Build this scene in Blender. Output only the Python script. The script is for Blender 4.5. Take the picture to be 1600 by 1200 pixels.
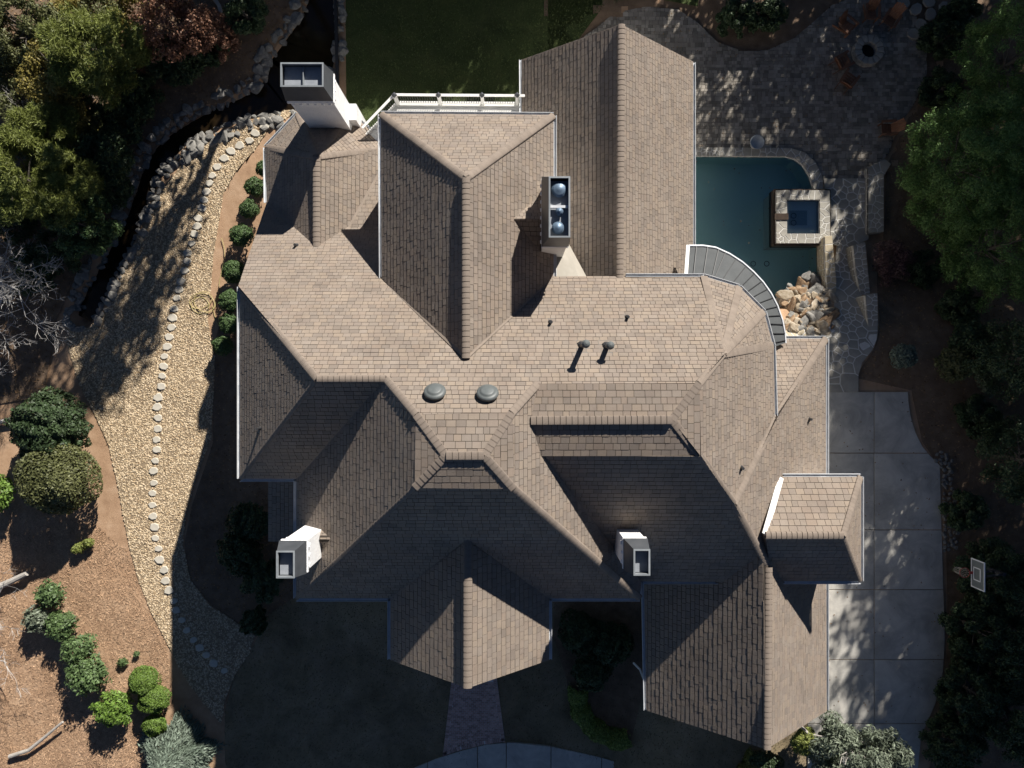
import bpy, math, random
import numpy as np
from mathutils import Vector, Matrix

random.seed(11)
rng = np.random.default_rng(11)
for o in list(bpy.data.objects):
    bpy.data.objects.remove(o)
SC = bpy.context.scene
COL = SC.collection

# ------------------------------------------------------------------ camera, sky, sun, exposure
F, H = 1110.0, 37.0          # focal length in photo pixels, drone height above the driveway (m)
cam = bpy.data.cameras.new('drone_camera')
cam.sensor_width = 36.0
cam.lens = 36.0 * F / 1600.0
cam.clip_start = 0.5
cam.clip_end = 2000.0
cam_ob = bpy.data.objects.new('drone_camera', cam)
COL.objects.link(cam_ob)
cam_ob.location = (0, 0, H)
cam_ob.rotation_euler = (0, 0, 0)
SC.camera = cam_ob

SUN_AZ, SUN_EL = math.radians(27.0), math.radians(29.3)   # azimuth from +Y towards +X
world = bpy.data.worlds.new('World')
SC.world = world
world.use_nodes = True
wn = world.node_tree
wn.nodes.clear()
sky = wn.nodes.new('ShaderNodeTexSky')
sky.sky_type = 'NISHITA'
sky.sun_disc = False
sky.sun_elevation = SUN_EL
sky.sun_rotation = SUN_AZ
sky.air_density = 0.42
sky.altitude = 800.0
sky.dust_density = 0.0
sky.ozone_density = 2.5
bg = wn.nodes.new('ShaderNodeBackground')
bg.inputs['Strength'].default_value = 0.05
wo = wn.nodes.new('ShaderNodeOutputWorld')
wn.links.new(sky.outputs[0], bg.inputs['Color'])
wn.links.new(bg.outputs[0], wo.inputs['Surface'])

sun = bpy.data.lights.new('sun', 'SUN')
sun.energy = 5.0
sun.angle = math.radians(0.53)
sun.color = (1.0, 0.95, 0.88)
sun_ob = bpy.data.objects.new('sun', sun)
COL.objects.link(sun_ob)
S_DIR = Vector((math.cos(SUN_EL) * math.sin(SUN_AZ), math.cos(SUN_EL) * math.cos(SUN_AZ), math.sin(SUN_EL)))
sun_ob.rotation_euler = S_DIR.to_track_quat('Z', 'Y').to_euler()
sun_ob.location = S_DIR * 120

SC.view_settings.view_transform = 'Standard'
SC.view_settings.look = 'None'
SC.view_settings.exposure = 0.76
SC.view_settings.gamma = 1.0
SC.view_settings.use_curve_mapping = False
SC.render.engine = 'CYCLES'
SC.cycles.use_denoising = True
SC.cycles.max_bounces = 6
SC.cycles.transparent_max_bounces = 8

# ------------------------------------------------------------------ coordinates
def P(px, py, z):
    k = (H - z) / F
    return Vector(((px - 800.0) * k, (600.0 - py) * k, z))

def R(px, py, z):
    """roof point: heights measured from the main eaves"""
    return P(px, py, 5.7 + (z - 5.7) * 1.10)

def sstep(a, b, x):
    t = min(1.0, max(0.0, (x - a) / (b - a)))
    return t * t * (3 - 2 * t)

CREEK_PX = [(506, -40, 10), (497, 30, 26), (480, 85, 40), (455, 125, 44), (425, 150, 26), (380, 166, 15), (330, 186, 14), (285, 210, 13), (250, 240, 13), (228, 280, 13),
            (214, 325, 12), (196, 368, 12), (176, 405, 13), (158, 440, 14), (140, 475, 16), (128, 497, 12)]
_k = (H + 3.3) / F
CREEK = [((x - 800) * _k, (600 - y) * _k, w * _k) for x, y, w in CREEK_PX]

def creek_d(x, y):
    best = 9.0
    for (ax, ay, aw), (bx, by, bw) in zip(CREEK[:-1], CREEK[1:]):
        dx, dy = bx - ax, by - ay
        t = max(0.0, min(1.0, ((x - ax) * dx + (y - ay) * dy) / (dx * dx + dy * dy)))
        d = math.hypot(x - ax - t * dx, y - ay - t * dy) / (aw + t * (bw - aw))
        best = min(best, d)
    return best

def g0(x, y):
    s = sstep(-17, -6, x)
    front = -3.2 + 3.2 * s
    back = -3.2 + 0.8 * sstep(-5, 5, x)
    front -= 1.9 * sstep(-8, -14, y) * sstep(10, 5, x) * s
    n = sstep(1.5, 7.0, y)
    z = front + (back - front) * n
    if x > 24:
        z += 0.5 * sstep(24, 34, x) * sstep(8, 0, y)
    return z

POOL_BOX = [(1070, 236), (1287, 238), (1305, 380), (1310, 470), (1070, 470)]

def g(x, y):
    z = g0(x, y)
    if x < -8 and y > -1:
        d = creek_d(x, y)
        if d < 1.8:
            z -= 0.75 * sstep(1.6, 0.5, d)
    return z + 0.05 * math.sin(x * 0.9 + 1.3 * math.sin(y * 0.5)) * math.cos(y * 0.8)

def G(px, py, off=0.0, base=g0):
    x = y = z = 0.0
    for _ in range(7):
        k = (H - z) / F
        x, y = (px - 800) * k, (600 - py) * k
        z = base(x, y) + off
    return Vector((x, y, z))

# ------------------------------------------------------------------ materials
MATS = {}
def mat(name, cols, rough=0.85, scale=4.0, island=0.0, noise=0.5, bump=0.0, bscale=30.0, spec=0.3, metallic=0.0, detail=6.0, trans=0.0, island_ramp=None, dist=0.0, stain=0.0, sscale=0.35):
    """procedural: two or three colours blended by noise, optionally by piece (random per island)"""
    m = bpy.data.materials.new(name)
    m.use_nodes = True
    nt = m.node_tree
    b = nt.nodes['Principled BSDF']
    tc = nt.nodes.new('ShaderNodeTexCoord')
    nz = nt.nodes.new('ShaderNodeTexNoise')
    nz.inputs['Scale'].default_value = scale
    nz.inputs['Detail'].default_value = detail
    nz.inputs['Roughness'].default_value = 0.62
    nz.inputs['Distortion'].default_value = dist
    nt.links.new(tc.outputs['Object'], nz.inputs['Vector'])
    rp = nt.nodes.new('ShaderNodeValToRGB')
    el = rp.color_ramp.elements
    while len(el) < len(cols):
        el.new(0.5)
    n = len(cols)
    for i, c in enumerate(cols):
        el[i].position = 0.5 + noise * 0.5 * (2 * i / max(1, n - 1) - 1)
        el[i].color = (*c, 1)
    nt.links.new(nz.outputs['Fac'], rp.inputs['Fac'])
    out = rp.outputs['Color']
    if island:
        geo = nt.nodes.new('ShaderNodeNewGeometry')
        r2 = nt.nodes.new('ShaderNodeValToRGB')
        ramp = island_ramp or [(1 - island,) * 3, (1, 1, 1), (1 + island,) * 3]
        e2 = r2.color_ramp.elements
        while len(e2) < len(ramp):
            e2.new(0.5)
        for i, c in enumerate(ramp):
            e2[i].position = i / (len(ramp) - 1)
            e2[i].color = (*c, 1)
        nt.links.new(geo.outputs['Random Per Island'], r2.inputs['Fac'])
        mx = nt.nodes.new('ShaderNodeMix')
        mx.data_type = 'RGBA'
        mx.blend_type = 'MULTIPLY'
        mx.inputs['Factor'].default_value = 1.0
        nt.links.new(out, mx.inputs[6])
        nt.links.new(r2.outputs['Color'], mx.inputs[7])
        out = mx.outputs[2]
    if stain:      # weathered patches of their own shape
        n3 = nt.nodes.new('ShaderNodeTexNoise'); n3.inputs['Scale'].default_value = sscale; n3.inputs['Detail'].default_value = 8; n3.inputs['Roughness'].default_value = 0.7
        n3.inputs['Distortion'].default_value = 0.8
        nt.links.new(tc.outputs['Object'], n3.inputs['Vector'])
        r3 = nt.nodes.new('ShaderNodeValToRGB')
        r3.color_ramp.elements[0].position = 0.36; r3.color_ramp.elements[0].color = (1 - stain, 1 - stain, 1 - stain * 0.95, 1)
        r3.color_ramp.elements[1].position = 0.60; r3.color_ramp.elements[1].color = (1, 1, 1, 1)
        nt.links.new(n3.outputs['Fac'], r3.inputs['Fac'])
        m3 = nt.nodes.new('ShaderNodeMix'); m3.data_type = 'RGBA'; m3.blend_type = 'MULTIPLY'; m3.inputs['Factor'].default_value = 1.0
        nt.links.new(out, m3.inputs[6]); nt.links.new(r3.outputs['Color'], m3.inputs[7]); out = m3.outputs[2]
    nt.links.new(out, b.inputs['Base Color'])
    b.inputs['Roughness'].default_value = rough
    b.inputs['Specular IOR Level'].default_value = spec
    b.inputs['Metallic'].default_value = metallic
    if bump:
        n2 = nt.nodes.new('ShaderNodeTexNoise')
        n2.inputs['Scale'].default_value = bscale
        n2.inputs['Detail'].default_value = 5
        nt.links.new(tc.outputs['Object'], n2.inputs['Vector'])
        bp = nt.nodes.new('ShaderNodeBump')
        bp.inputs['Strength'].default_value = bump
        bp.inputs['Distance'].default_value = 0.05
        nt.links.new(n2.outputs['Fac'], bp.inputs['Height'])
        nt.links.new(bp.outputs['Normal'], b.inputs['Normal'])
    if trans:
        tl = nt.nodes.new('ShaderNodeBsdfTranslucent')
        nt.links.new(out, tl.inputs['Color'])
        ms = nt.nodes.new('ShaderNodeMixShader')
        ms.inputs[0].default_value = trans
        nt.links.new(b.outputs[0], ms.inputs[1])
        nt.links.new(tl.outputs[0], ms.inputs[2])
        nt.links.new(ms.outputs[0], nt.nodes['Material Output'].inputs['Surface'])
    MATS[name] = m
    return m

SH_RAMP = [(0.80, 0.79, 0.79), (0.95, 0.95, 0.95), (1.0, 0.98, 0.95), (1.08, 1.04, 0.98), (0.9, 0.89, 0.9), (1.0, 0.95, 0.91), (1.05, 1.05, 1.05)]
mat('shingle', [(0.232, 0.191, 0.156), (0.258, 0.215, 0.177), (0.284, 0.239, 0.198)], rough=0.92, scale=0.9, stain=0.12, sscale=0.42, island=0.2, island_ramp=SH_RAMP, bump=0.35, bscale=120, noise=0.45, detail=9)
mat('ridge', [(0.195, 0.158, 0.128), (0.25, 0.205, 0.167)], rough=0.9, scale=2.0, island=0.1, bump=0.25, bscale=120)
mat('underlay', [(0.028, 0.022, 0.018), (0.042, 0.034, 0.027)], rough=0.95, scale=6)
mat('gutter', [(0.50, 0.52, 0.54), (0.68, 0.69, 0.70)], rough=0.45, scale=3, spec=0.5)
mat('white_brick', [(0.80, 0.80, 0.79), (0.87, 0.87, 0.86)], rough=0.8, scale=3, stain=0.12, sscale=1.2, bump=0.3, bscale=12)
mat('white_paint', [(0.72, 0.71, 0.66), (0.82, 0.81, 0.78)], rough=0.6, scale=2.5, noise=0.5)
mat('cap_metal', [(0.055, 0.06, 0.066), (0.085, 0.09, 0.098)], rough=0.45, scale=2, spec=0.5)
mat('cap_rim', [(0.20, 0.22, 0.23), (0.30, 0.32, 0.33)], rough=0.4, scale=3, spec=0.5)
mat('pan_metal', [(0.22, 0.24, 0.27), (0.34, 0.36, 0.39)], rough=0.5, scale=3)
mat('flue_steel', [(0.10, 0.15, 0.21), (0.16, 0.22, 0.29)], rough=0.45, metallic=0.3, scale=3)
mat('awning', [(0.075, 0.08, 0.082), (0.105, 0.111, 0.113)], rough=0.7, scale=1.5, spec=0.15, noise=0.6)
mat('dark_metal', [(0.025, 0.026, 0.028), (0.045, 0.045, 0.048)], rough=0.5, scale=4)
mat('vent_grey', [(0.085, 0.095, 0.094), (0.12, 0.13, 0.128)], rough=0.5, scale=4, spec=0.4)
mat('membrane', [(0.30, 0.275, 0.23), (0.37, 0.34, 0.29)], rough=0.8, scale=1.5, dist=1.0)
mat('glass', [(0.02, 0.03, 0.04), (0.03, 0.04, 0.05)], rough=0.08, spec=0.6)
mat('concrete', [(0.42, 0.40, 0.355), (0.54, 0.515, 0.46), (0.62, 0.595, 0.535)], rough=0.9, stain=0.3, sscale=0.8, scale=0.55, bump=0.1, bscale=80, noise=0.55, detail=10, dist=0.6)
mat('joint', [(0.05, 0.05, 0.045), (0.08, 0.075, 0.07)], rough=0.95)
mat('straw', [(0.26, 0.155, 0.09), (0.42, 0.27, 0.165), (0.55, 0.385, 0.255)], rough=0.95, scale=1.1, noise=0.6, bump=0.6, bscale=45, detail=12)
mat('straw_bits', [(0.33, 0.20, 0.115), (0.52, 0.36, 0.23)], rough=0.95, scale=0.8, island=0.6, noise=0.6)
mat('soil', [(0.10, 0.068, 0.044), (0.19, 0.13, 0.085), (0.27, 0.19, 0.13)], rough=0.95, noise=0.7, scale=2, bump=0.5, bscale=25)
mat('lawn', [(0.038, 0.058, 0.018), (0.066, 0.09, 0.028), (0.10, 0.115, 0.042)], rough=0.95, stain=0.3, sscale=0.5, scale=0.8, noise=0.55, bump=0.5, bscale=60, detail=12)
mat('lawn_dry', [(0.18, 0.142, 0.082), (0.27, 0.212, 0.128), (0.345, 0.27, 0.18)], rough=0.95, stain=0.35, sscale=0.45, scale=0.7, noise=0.55, bump=0.5, bscale=60, detail=12)
mat('gravel_bed', [(0.22, 0.16, 0.10), (0.34, 0.26, 0.17)], rough=0.95, scale=6, noise=0.5, bump=0.5, bscale=40)
mat('gravel_stone', [(0.54, 0.438, 0.305), (0.72, 0.605, 0.44)], rough=0.85, scale=2, island=0.5,
    island_ramp=[(0.50, 0.46, 0.40), (0.80, 0.75, 0.66), (1.0, 0.98, 0.95), (1.10, 1.06, 1.0), (0.72, 0.62, 0.50), (1.15, 1.13, 1.1)])
mat('step_stone', [(0.44, 0.405, 0.335), (0.57, 0.525, 0.44)], rough=0.9, scale=3, island=0.15)
mat('boulder', [(0.12, 0.114, 0.105), (0.22, 0.21, 0.19), (0.33, 0.315, 0.285)], rough=0.9, scale=2.2, bump=0.6, bscale=14)
mat('tan_boulder', [(0.20, 0.15, 0.095), (0.38, 0.315, 0.23), (0.58, 0.52, 0.425)], rough=0.9, scale=1.8, bump=0.6, bscale=12)
mat('brown_boulder', [(0.16, 0.10, 0.06), (0.30, 0.20, 0.12), (0.46, 0.34, 0.23)], rough=0.9, scale=1.8, bump=0.6, bscale=12)
mat('creek_water', [(0.012, 0.008, 0.004), (0.022, 0.014, 0.007)], rough=0.12, spec=0.3, scale=1.5)
mat('creek_bed', [(0.03, 0.02, 0.012), (0.06, 0.038, 0.02)], rough=0.9, scale=3, bump=0.5)
mat('paver', [(0.185, 0.165, 0.138), (0.27, 0.243, 0.205), (0.36, 0.325, 0.275)], rough=0.9, scale=1.2, island=0.35, bump=0.3, bscale=50)
mat('paver_sand', [(0.035, 0.034, 0.032), (0.055, 0.052, 0.05)], rough=0.95)
mat('flagstone', [(0.22, 0.208, 0.178), (0.33, 0.31, 0.268), (0.45, 0.42, 0.36)], rough=0.85, scale=0.9, bump=0.25, bscale=25, noise=0.6)
mat('mortar', [(0.56, 0.54, 0.50), (0.70, 0.68, 0.63)], rough=0.95, scale=8)
mat('tan_flagstone', [(0.36, 0.30, 0.20), (0.52, 0.45, 0.33)], rough=0.85, scale=1.2, bump=0.2, bscale=25)
mat('pool_plaster', [(0.62, 0.76, 0.70), (0.68, 0.82, 0.76)], rough=0.8, scale=0.7)
mat('spa_plaster', [(0.72, 0.78, 0.74), (0.78, 0.84, 0.80)], rough=0.8, scale=1)
mat('foot_depth_tone', [(0.36, 0.46, 0.47), (0.42, 0.52, 0.53)], rough=0.8, scale=1)  # spa plaster darkened to stand in for the dimmer depth of the footwell
mat('pool_tile', [(0.035, 0.025, 0.018), (0.07, 0.045, 0.03)], rough=0.4, scale=8)
mat('brick', [(0.38, 0.245, 0.205), (0.55, 0.39, 0.335)], rough=0.9, scale=3, island=0.3)
mat('brick_mortar', [(0.58, 0.56, 0.54), (0.68, 0.66, 0.64)], rough=0.95)
mat('cedar_wood', [(0.15, 0.07, 0.038), (0.26, 0.125, 0.07)], rough=0.7, scale=5, island=0.2)
mat('ash', [(0.008, 0.008, 0.008), (0.02, 0.02, 0.02)], rough=1)
mat('bark', [(0.10, 0.085, 0.07), (0.19, 0.165, 0.14)], rough=0.95, scale=4, bump=0.7, bscale=18)
mat('pale_bark', [(0.30, 0.275, 0.24), (0.46, 0.43, 0.39)], rough=0.9, scale=3, bump=0.4, bscale=20)
mat('twig_grey', [(0.36, 0.34, 0.315), (0.52, 0.50, 0.47)], rough=0.9, scale=3)
mat('hose', [(0.40, 0.33, 0.14), (0.48, 0.40, 0.19)], rough=0.5, scale=3)
mat('rim_red', [(0.42, 0.06, 0.05), (0.5, 0.09, 0.07)], rough=0.5)
mat('net_cord', [(0.50, 0.44, 0.33), (0.58, 0.52, 0.42)], rough=0.9)
mat('board_grey', [(0.14, 0.16, 0.155), (0.18, 0.20, 0.19)], rough=0.35, spec=0.5)
mat('white_line', [(0.78, 0.78, 0.76), (0.82, 0.82, 0.8)], rough=0.5)
mat('urn_stone', [(0.32, 0.34, 0.34), (0.48, 0.5, 0.5)], rough=0.7, scale=6)
LEAF = dict(rough=0.55, scale=0.5, island=0.45, noise=0.6, trans=0.22, spec=0.35)
mat('leaf_globe', [(0.058, 0.104, 0.035), (0.109, 0.171, 0.061)], **LEAF)
mat('leaf_olive', [(0.085, 0.095, 0.036), (0.16, 0.165, 0.065)], **LEAF)
mat('leaf_rhodo', [(0.072, 0.123, 0.041), (0.138, 0.200, 0.080)], **LEAF)
mat('leaf_bright', [(0.094, 0.167, 0.026), (0.174, 0.275, 0.051)], **LEAF)
mat('leaf_yew', [(0.087, 0.152, 0.026), (0.152, 0.225, 0.043)], **LEAF)
mat('leaf_hedge', [(0.16, 0.215, 0.045), (0.26, 0.33, 0.08)], **LEAF)
mat('leaf_yellowgreen', [(0.15, 0.155, 0.03), (0.26, 0.25, 0.06)], **LEAF)
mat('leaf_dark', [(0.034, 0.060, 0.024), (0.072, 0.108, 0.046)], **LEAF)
mat('leaf_cedar', [(0.088, 0.178, 0.045), (0.17, 0.275, 0.078)], **LEAF)
mat('leaf_pine', [(0.14, 0.17, 0.038), (0.24, 0.265, 0.07)], **LEAF)
mat('leaf_blue', [(0.125, 0.165, 0.125), (0.22, 0.265, 0.205)], **LEAF)
mat('leaf_silver', [(0.115, 0.14, 0.095), (0.215, 0.245, 0.175)], **LEAF)
mat('leaf_autumn', [(0.16, 0.135, 0.03), (0.31, 0.255, 0.07)], **LEAF)
mat('leaf_rust', [(0.160, 0.075, 0.043), (0.334, 0.181, 0.116)], **LEAF)
mat('leaf_plum', [(0.087, 0.051, 0.051), (0.145, 0.080, 0.080)], **LEAF)

def water_mat(name, tint):
    m = bpy.data.materials.new(name)
    m.use_nodes = True
    nt = m.node_tree
    nt.nodes.remove(nt.nodes['Principled BSDF'])
    tr = nt.nodes.new('ShaderNodeBsdfTransparent'); tr.inputs['Color'].default_value = (*tint, 1)
    gl = nt.nodes.new('ShaderNodeBsdfGlossy'); gl.inputs['Roughness'].default_value = 0.04
    fr = nt.nodes.new('ShaderNodeFresnel'); fr.inputs['IOR'].default_value = 1.33
    mx = nt.nodes.new('ShaderNodeMixShader')
    nz = nt.nodes.new('ShaderNodeTexNoise'); nz.inputs['Scale'].default_value = 2.5
    tc = nt.nodes.new('ShaderNodeTexCoord'); nt.links.new(tc.outputs['Object'], nz.inputs['Vector'])
    bp = nt.nodes.new('ShaderNodeBump'); bp.inputs['Strength'].default_value = 0.25; bp.inputs['Distance'].default_value = 0.03
    nt.links.new(nz.outputs['Fac'], bp.inputs['Height'])
    nt.links.new(bp.outputs['Normal'], gl.inputs['Normal']); nt.links.new(bp.outputs['Normal'], fr.inputs['Normal'])
    nt.links.new(fr.outputs[0], mx.inputs[0]); nt.links.new(tr.outputs[0], mx.inputs[1]); nt.links.new(gl.outputs[0], mx.inputs[2])
    nt.links.new(mx.outputs[0], nt.nodes['Material Output'].inputs['Surface'])
    MATS[name] = m
water_mat('pool_water', (0.72, 0.87, 0.89))
water_mat('spa_water', (0.86, 0.94, 0.96))

# ------------------------------------------------------------------ object helpers
def link(o, parent=None):
    COL.objects.link(o)
    if parent is not None:
        o.parent = parent
    return o

def tag(o, label=None, cat=None, group=None, kind=None):
    if label: o['label'] = label
    if cat: o['category'] = cat
    if group: o['group'] = group
    if kind: o['kind'] = kind
    return o

def empty(name, loc=(0, 0, 0), label=None, cat=None, group=None, rz=0.0):
    o = bpy.data.objects.new(name, None)
    o.location = loc
    o.rotation_euler = (0, 0, rz)
    COL.objects.link(o)
    return tag(o, label, cat, group)

class MB:
    """collects vertices and faces for ONE mesh object"""
    def __init__(s):
        s.v, s.f = [], []
    def poly(s, pts):
        n = len(s.v)
        s.v.extend([tuple(p) for p in pts])
        s.f.append(tuple(range(n, n + len(pts))))
    def box(s, c, size, rot=None):
        hx, hy, hz = size[0] / 2, size[1] / 2, size[2] / 2
        n = len(s.v)
        for dz in (-hz, hz):
            for dx, dy in ((-hx, -hy), (hx, -hy), (hx, hy), (-hx, hy)):
                p = Vector((dx, dy, dz))
                if rot is not None: p = rot @ p
                s.v.append(tuple(Vector(c) + p))
        for q in ((3, 2, 1, 0), (4, 5, 6, 7), (0, 1, 5, 4), (1, 2, 6, 5), (2, 3, 7, 6), (3, 0, 4, 7)):
            s.f.append(tuple(n + i for i in q))
    def bar(s, a, b, w, h, up=Vector((0, 0, 1))):
        a, b = Vector(a), Vector(b)
        d = (b - a)
        L = d.length
        d.normalize()
        side = d.cross(up)
        if side.length < 1e-4: side = d.cross(Vector((0, 1, 0)))
        side.normalize()
        u = side.cross(d)
        n = len(s.v)
        for p in (a, b):
            for sx, sz in ((-1, -1), (1, -1), (1, 1), (-1, 1)):
                s.v.append(tuple(p + side * (sx * w / 2) + u * (sz * h / 2)))
        for q in ((3, 2, 1, 0), (4, 5, 6, 7), (0, 1, 5, 4), (1, 2, 6, 5), (2, 3, 7, 6), (3, 0, 4, 7)):
            s.f.append(tuple(n + i for i in q))
    def prism(s, pts, z0, z1):
        """polygon (x,y) list extruded from z0 to z1"""
        n = len(s.v); m = len(pts)
        for p in pts: s.v.append((p[0], p[1], z0))
        for p in pts: s.v.append((p[0], p[1], z1))
        s.f.append(tuple(n + i for i in range(m - 1, -1, -1)))
        s.f.append(tuple(n + m + i for i in range(m)))
        for i in range(m):
            j = (i + 1) % m
            s.f.append((n + i, n + j, n + m + j, n + m + i))
    def tube(s, pts, radii, seg=6, cap=True):
        pts = [Vector(p) for p in pts]
        if not hasattr(radii, '__len__'): radii = [radii] * len(pts)
        n = len(s.v)
        prev = None
        for i, p in enumerate(pts):
            d = (pts[min(i + 1, len(pts) - 1)] - pts[max(i - 1, 0)]).normalized()
            if prev is None:
                a = d.orthogonal().normalized()
            else:
                a = (prev - d * prev.dot(d))
                a = a.normalized() if a.length > 1e-5 else d.orthogonal().normalized()
            prev = a
            b = d.cross(a)
            for k in range(seg):
                t = 2 * math.pi * k / seg
                s.v.append(tuple(p + (a * math.cos(t) + b * math.sin(t)) * radii[i]))
        for i in range(len(pts) - 1):
            for k in range(seg):
                k2 = (k + 1) % seg
                s.f.append((n + i * seg + k, n + i * seg + k2, n + (i + 1) * seg + k2, n + (i + 1) * seg + k))
        if cap:
            s.f.append(tuple(n + k for k in range(seg - 1, -1, -1)))
            e = n + (len(pts) - 1) * seg
            s.f.append(tuple(e + k for k in range(seg)))
    def lathe(s, prof, c=(0, 0, 0), seg=16):
        n = len(s.v)
        for r, z in prof:
            for k in range(seg):
                t = 2 * math.pi * k / seg
                s.v.append((c[0] + r * math.cos(t), c[1] + r * math.sin(t), c[2] + z))
        for i in range(len(prof) - 1):
            for k in range(seg):
                k2 = (k + 1) % seg
                s.f.append((n + i * seg + k, n + i * seg + k2, n + (i + 1) * seg + k2, n + (i + 1) * seg + k))
        s.f.append(tuple(n + k for k in range(seg - 1, -1, -1)))
        e = n + (len(prof) - 1) * seg
        s.f.append(tuple(e + k for k in range(seg)))
    def mesh(s, name, m, smooth=False):
        me = bpy.data.meshes.new(name)
        me.from_pydata(s.v, [], s.f)
        if isinstance(m, str): m = MATS[m]
        me.materials.append(m)
        if smooth:
            me.polygons.foreach_set('use_smooth', [True] * len(me.polygons))
        me.update()
        return me
    def build(s, name, m, parent=None, kind=None, smooth=False, loc=None):
        o = bpy.data.objects.new(name, s.mesh(name, m, smooth))
        if loc is not None: o.location = loc
        link(o, parent)
        if kind: o['kind'] = kind
        return o

def inst(name, me, parent=None, loc=(0, 0, 0), rot=(0, 0, 0), scale=(1, 1, 1)):
    o = bpy.data.objects.new(name, me)
    o.location = loc; o.rotation_euler = rot; o.scale = scale
    return link(o, parent)

# ------------------------------------------------------------------ polygon helpers (2D)
def clip_half(poly, nx, ny, c):
    """keep nx*x+ny*y<=c"""
    out = []
    m = len(poly)
    for i in range(m):
        a, b = poly[i], poly[(i + 1) % m]
        da, db = nx * a[0] + ny * a[1] - c, nx * b[0] + ny * b[1] - c
        if da <= 0: out.append(a)
        if (da < 0 < db) or (db < 0 < da):
            t = da / (da - db)
            out.append((a[0] + t * (b[0] - a[0]), a[1] + t * (b[1] - a[1])))
    return out

def clip_rect(poly, x0, y0, x1, y1):
    for nx, ny, c in ((-1, 0, -x0), (1, 0, x1), (0, -1, -y0), (0, 1, y1)):
        poly = clip_half(poly, nx, ny, c)
        if len(poly) < 3: return []
    return poly

def area2(p):
    return 0.5 * sum(p[i][0] * p[(i + 1) % len(p)][1] - p[(i + 1) % len(p)][0] * p[i][1] for i in range(len(p)))

def clean(p, eps=0.004):
    out = []
    for q in p:
        if not out or math.hypot(q[0] - out[-1][0], q[1] - out[-1][1]) > eps:
            out.append(q)
    if len(out) > 1 and math.hypot(out[0][0] - out[-1][0], out[0][1] - out[-1][1]) < eps: out.pop()
    return out

def inside(p, poly):
    x, y = p
    c = False
    j = len(poly) - 1
    for i in range(len(poly)):
        xi, yi = poly[i][0], poly[i][1]; xj, yj = poly[j][0], poly[j][1]
        if (yi > y) != (yj > y) and x < (xj - xi) * (y - yi) / (yj - yi) + xi: c = not c
        j = i
    return c

def inset(poly, d):
    """offset a simple CCW polygon inwards by d (miter)"""
    if area2(poly) < 0: poly = poly[::-1]
    m = len(poly); out = []
    for i in range(m):
        a, b, c = Vector(poly[i - 1][:2]), Vector(poly[i][:2]), Vector(poly[(i + 1) % m][:2])
        d1, d2 = (b - a).normalized(), (c - b).normalized()
        n1, n2 = Vector((-d1.y, d1.x)), Vector((-d2.y, d2.x))
        k = n1 + n2
        k = k / max(0.25, (1 + n1.dot(n2)))
        out.append((b.x + k.x * d, b.y + k.y * d))
    return out

def cells(poly, n, gap, relax=2, seed=1, jitter=None):
    """irregular stones: Voronoi cells of n seeds inside poly, with open joints"""
    r = random.Random(seed)
    xs = [p[0] for p in poly]; ys = [p[1] for p in poly]
    S = []
    while len(S) < n:
        p = (r.uniform(min(xs), max(xs)), r.uniform(min(ys), max(ys)))
        if inside(p, poly): S.append(p)
    def cell(i, gp):
        c = list(poly)
        x, y = S[i]
        for d2, j in sorted(((S[j][0] - x) ** 2 + (S[j][1] - y) ** 2, j) for j in range(n) if j != i)[:22]:
            dx, dy = S[j][0] - x, S[j][1] - y
            L = math.sqrt(d2) or 1e-6
            dx /= L; dy /= L
            c = clip_half(c, dx, dy, dx * x + dy * y + L / 2 - gp / 2)
            if len(c) < 3: return []
        return c
    for _ in range(relax):
        T = []
        for i in range(n):
            c = cell(i, 0)
            if len(c) < 3: T.append(S[i]); continue
            cx = sum(p[0] for p in c) / len(c); cy = sum(p[1] for p in c) / len(c)
            T.append((0.45 * S[i][0] + 0.55 * cx, 0.45 * S[i][1] + 0.55 * cy))
        S = T
    return [q for q in (clean(cell(i, gap), 0.02) for i in range(n)) if len(q) > 2 and abs(area2(q)) > 0.01]

def slab_mesh(pts, thick, ch=0.012, zf=None):
    """stone with a chamfered top; pts (x,y) relative, top at z=0 (or zf)"""
    if area2(pts) < 0: pts = pts[::-1]
    zf = zf or (lambda x, y: 0.0)
    b = MB(); m = len(pts)
    cx = sum(p[0] for p in pts) / m; cy = sum(p[1] for p in pts) / m
    top = []
    for p in pts:
        L = math.hypot(p[0] - cx, p[1] - cy) or 1
        k = max(0.5, 1 - ch * 1.6 / L)
        top.append((cx + (p[0] - cx) * k, cy + (p[1] - cy) * k))
    for p in top: b.v.append((p[0], p[1], zf(*p)))
    for p in pts: b.v.append((p[0], p[1], zf(*p) - ch))
    for p in pts: b.v.append((p[0], p[1], zf(*p) - thick))
    b.f.append(tuple(range(m)))
    for a in (0, m):
        for i in range(m):
            j = (i + 1) % m
            b.f.append((a + m + i, a + m + j, a + j, a + i))
    return b

# ================================================================== HOUSE
house = empty('house', (0, 0, 0), 'large white house under a many-gabled brown shingle roof with four chimneys', 'house')
EXPO = 0.232

def fit_plane(pts):
    A = np.array([[p.x, p.y, 1.0] for p in pts]); z = np.array([p.z for p in pts])
    s, *_ = np.linalg.lstsq(A, z, rcond=None)
    return s   # a, b, c

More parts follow.
